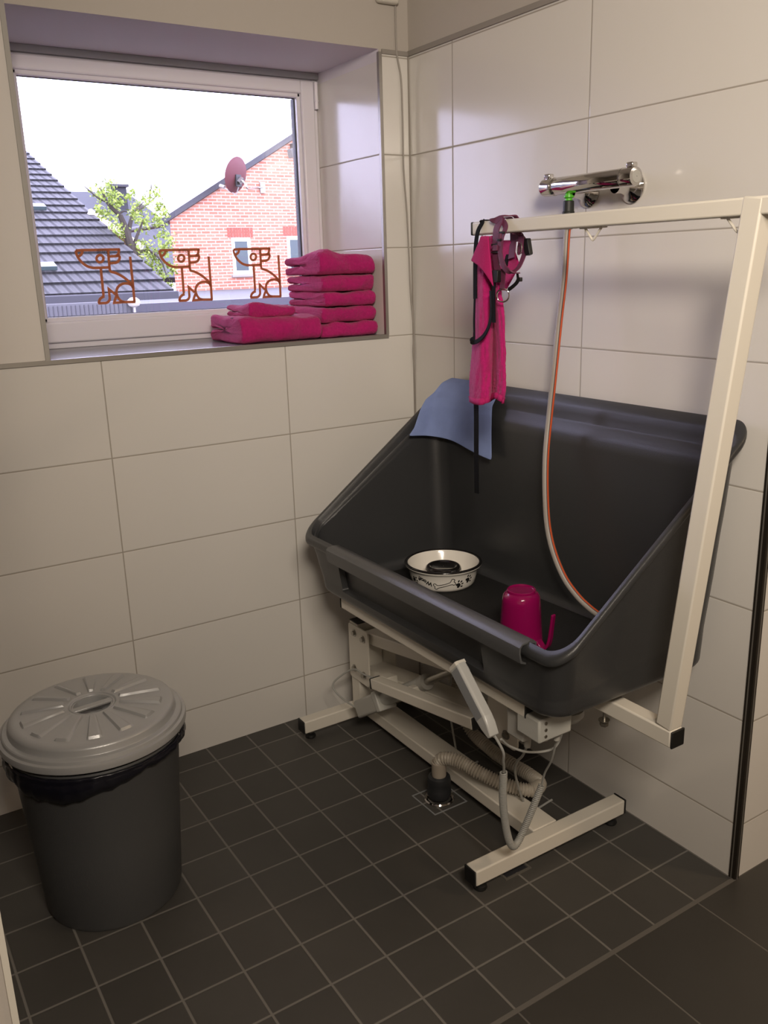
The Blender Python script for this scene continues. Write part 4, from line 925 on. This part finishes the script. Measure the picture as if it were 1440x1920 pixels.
lp = dcen+axis*.55+Vector((0,0,-.38)); MB().tube([mc+Vector((0,0,-.14)), dcen+Vector((-.02,0,-.47)), lp], .018, 8).build('feed_arm', M_stone, sd_); MB().cyl(lp, lp-axis*.16, .045, n=16).build('feed_horn', M_stone, sd_)
# flood light on the gable
fc_ = W_(548,288,BYH-.15); fl_ = thing('flood_light', 'grey flood light under the ridge of the brick gable', 'lamp', fc_)
b = MB(); b.bar(fc_+Vector((-.12,-.1,-.02)), fc_+Vector((.16,.05,.06)), .16, .22); b.build('lamp_housing', M_parapet, fl_, bevel=.02); MB().box(fc_+Vector((.02,0,.08)), fc_+Vector((.10,.16,.26))).build('bracket', M_fascia, fl_)
# parapets on the roof below the window
pa, pb2 = W_(60,574,6), W_(252,563.5,6)
b = MB(); b.box((pa.x-1,6,.6), (pb2.x,6.12,pb2.z-.0)); 
b.mi = 1
for k in range(26): xx = pa.x-.1+(pb2.x-pa.x+.1)*k/26; b.box((xx,5.99,.6), (xx+.007,6,pb2.z-.02))
tag(b.build('parapet', [M_parapet, M_fascia], smooth=0), 'pale grey ribbed parapet outside at the lower left of the window', 'parapet')
pc_ = W_(600,566,6.4); b = MB(); b.box((pb2.x+.02,6.35,.5), (pc_.x+2,6.5,W_(400,563,6.4).z)); tag(b.build('parapet', M_parapetdark, smooth=0), 'dark slate grey parapet outside at the lower right of the window', 'parapet')
vc = W_(251,568,5.95); vt = thing('roof_vent', 'small pale mushroom-shaped vent beside the grey ribbed parapet', 'vent', (vc.x,vc.y,.6))
MB().lathe([(.001,.055),(.03,.05),(.055,.03),(.062,0),(.05,-.025),(.02,-.04),(.001,-.04)], vc, 24).build('cowl', M_stone, vt); MB().cyl((vc.x,vc.y,.6), (vc.x,vc.y,vc.z-.02), .012, n=12).build('pipe', M_stone, vt)
# tree
TY = 18.0; tr = thing('tree', 'leafy light green tree between the dark roof and the brick gable', 'tree', (W_(250,500,TY).x,TY,-3.2))
def T_(px, py, d=0): return W_(px, py, TY+d)
b = MB(); base = T_(252,505); 
for pts, r0_, r1_ in (([(base.x,TY,-3.2),(base.x+.05,TY,-1),T_(251,505),T_(246,470),T_(241,448),T_(234,425),T_(225,403)], .16, .06), ([T_(225,403),T_(212,392),T_(200,378),T_(193,362),T_(186,352)], .055, .015), ([T_(241,450),T_(243,425),T_(250,402),T_(264,390),T_(280,380,.5),T_(296,365,.6)], .06, .015), ([T_(248,470),T_(256,445),T_(264,425),T_(268,412)], .05, .012), ([T_(248,405),T_(258,390),T_(270,378)], .03, .01), ([T_(222,402),T_(232,396),T_(240,398)], .03, .01), ([T_(250,480),T_(275,470),T_(300,485,-.4),T_(312,515,-.5)], .05, .012), ([T_(200,378),T_(185,372),T_(166,356),T_(158,349)], .025, .008), ([T_(280,375),T_(284,345),T_(283,318)], .015, .006)):
    b.tube(catmull(pts, 5), lambda t, a=r0_, c=r1_: a+(c-a)*t, 8)
b.build('trunk', M_bark, tr)
rl = random.Random(3); b = MB()
for px, py, r, n_ in ((205,350,11,90),(190,366,12,100),(213,373,13,120),(187,395,9,60),(196,402,10,60),(215,395,9,60),(222,380,9,70),(252,400,11,70),(275,375,11,80),(292,360,9,50),(300,390,12,90),(268,418,15,130),(297,415,12,90),(216,424,10,70),(228,437,10,70),(250,360,5,25),(262,385,10,60),(270,470,18,190),(292,488,18,190),(308,466,13,110),(300,518,13,100),(276,500,12,100),(318,450,9,50),(240,368,6,30),(312,400,7,40),(306,440,10,60),(322,500,10,80),(318,535,8,50),(224,458,7,40),(168,357,4,10)):
    c = T_(px, py, rl.uniform(-.5,.5)); R_ = r*.0118
    for k in range(n_):
        d_ = Vector((rl.gauss(0,.5), rl.gauss(0,.5), rl.gauss(0,.5)))*R_*1.25; p = c+d_; s_ = rl.uniform(.028,.055)
        u_ = Vector((rl.gauss(0,1), rl.gauss(0,1), rl.gauss(0,1))).normalized(); w_ = u_.cross(Vector((rl.gauss(0,1), rl.gauss(0,1), rl.gauss(0,1)))).normalized()
        b.add([p-u_*s_, p-w_*s_*.6, p+u_*s_, p+w_*s_*.6], [(0,1,2,3)])
b.build('foliage', M_leaf, tr, smooth=0)
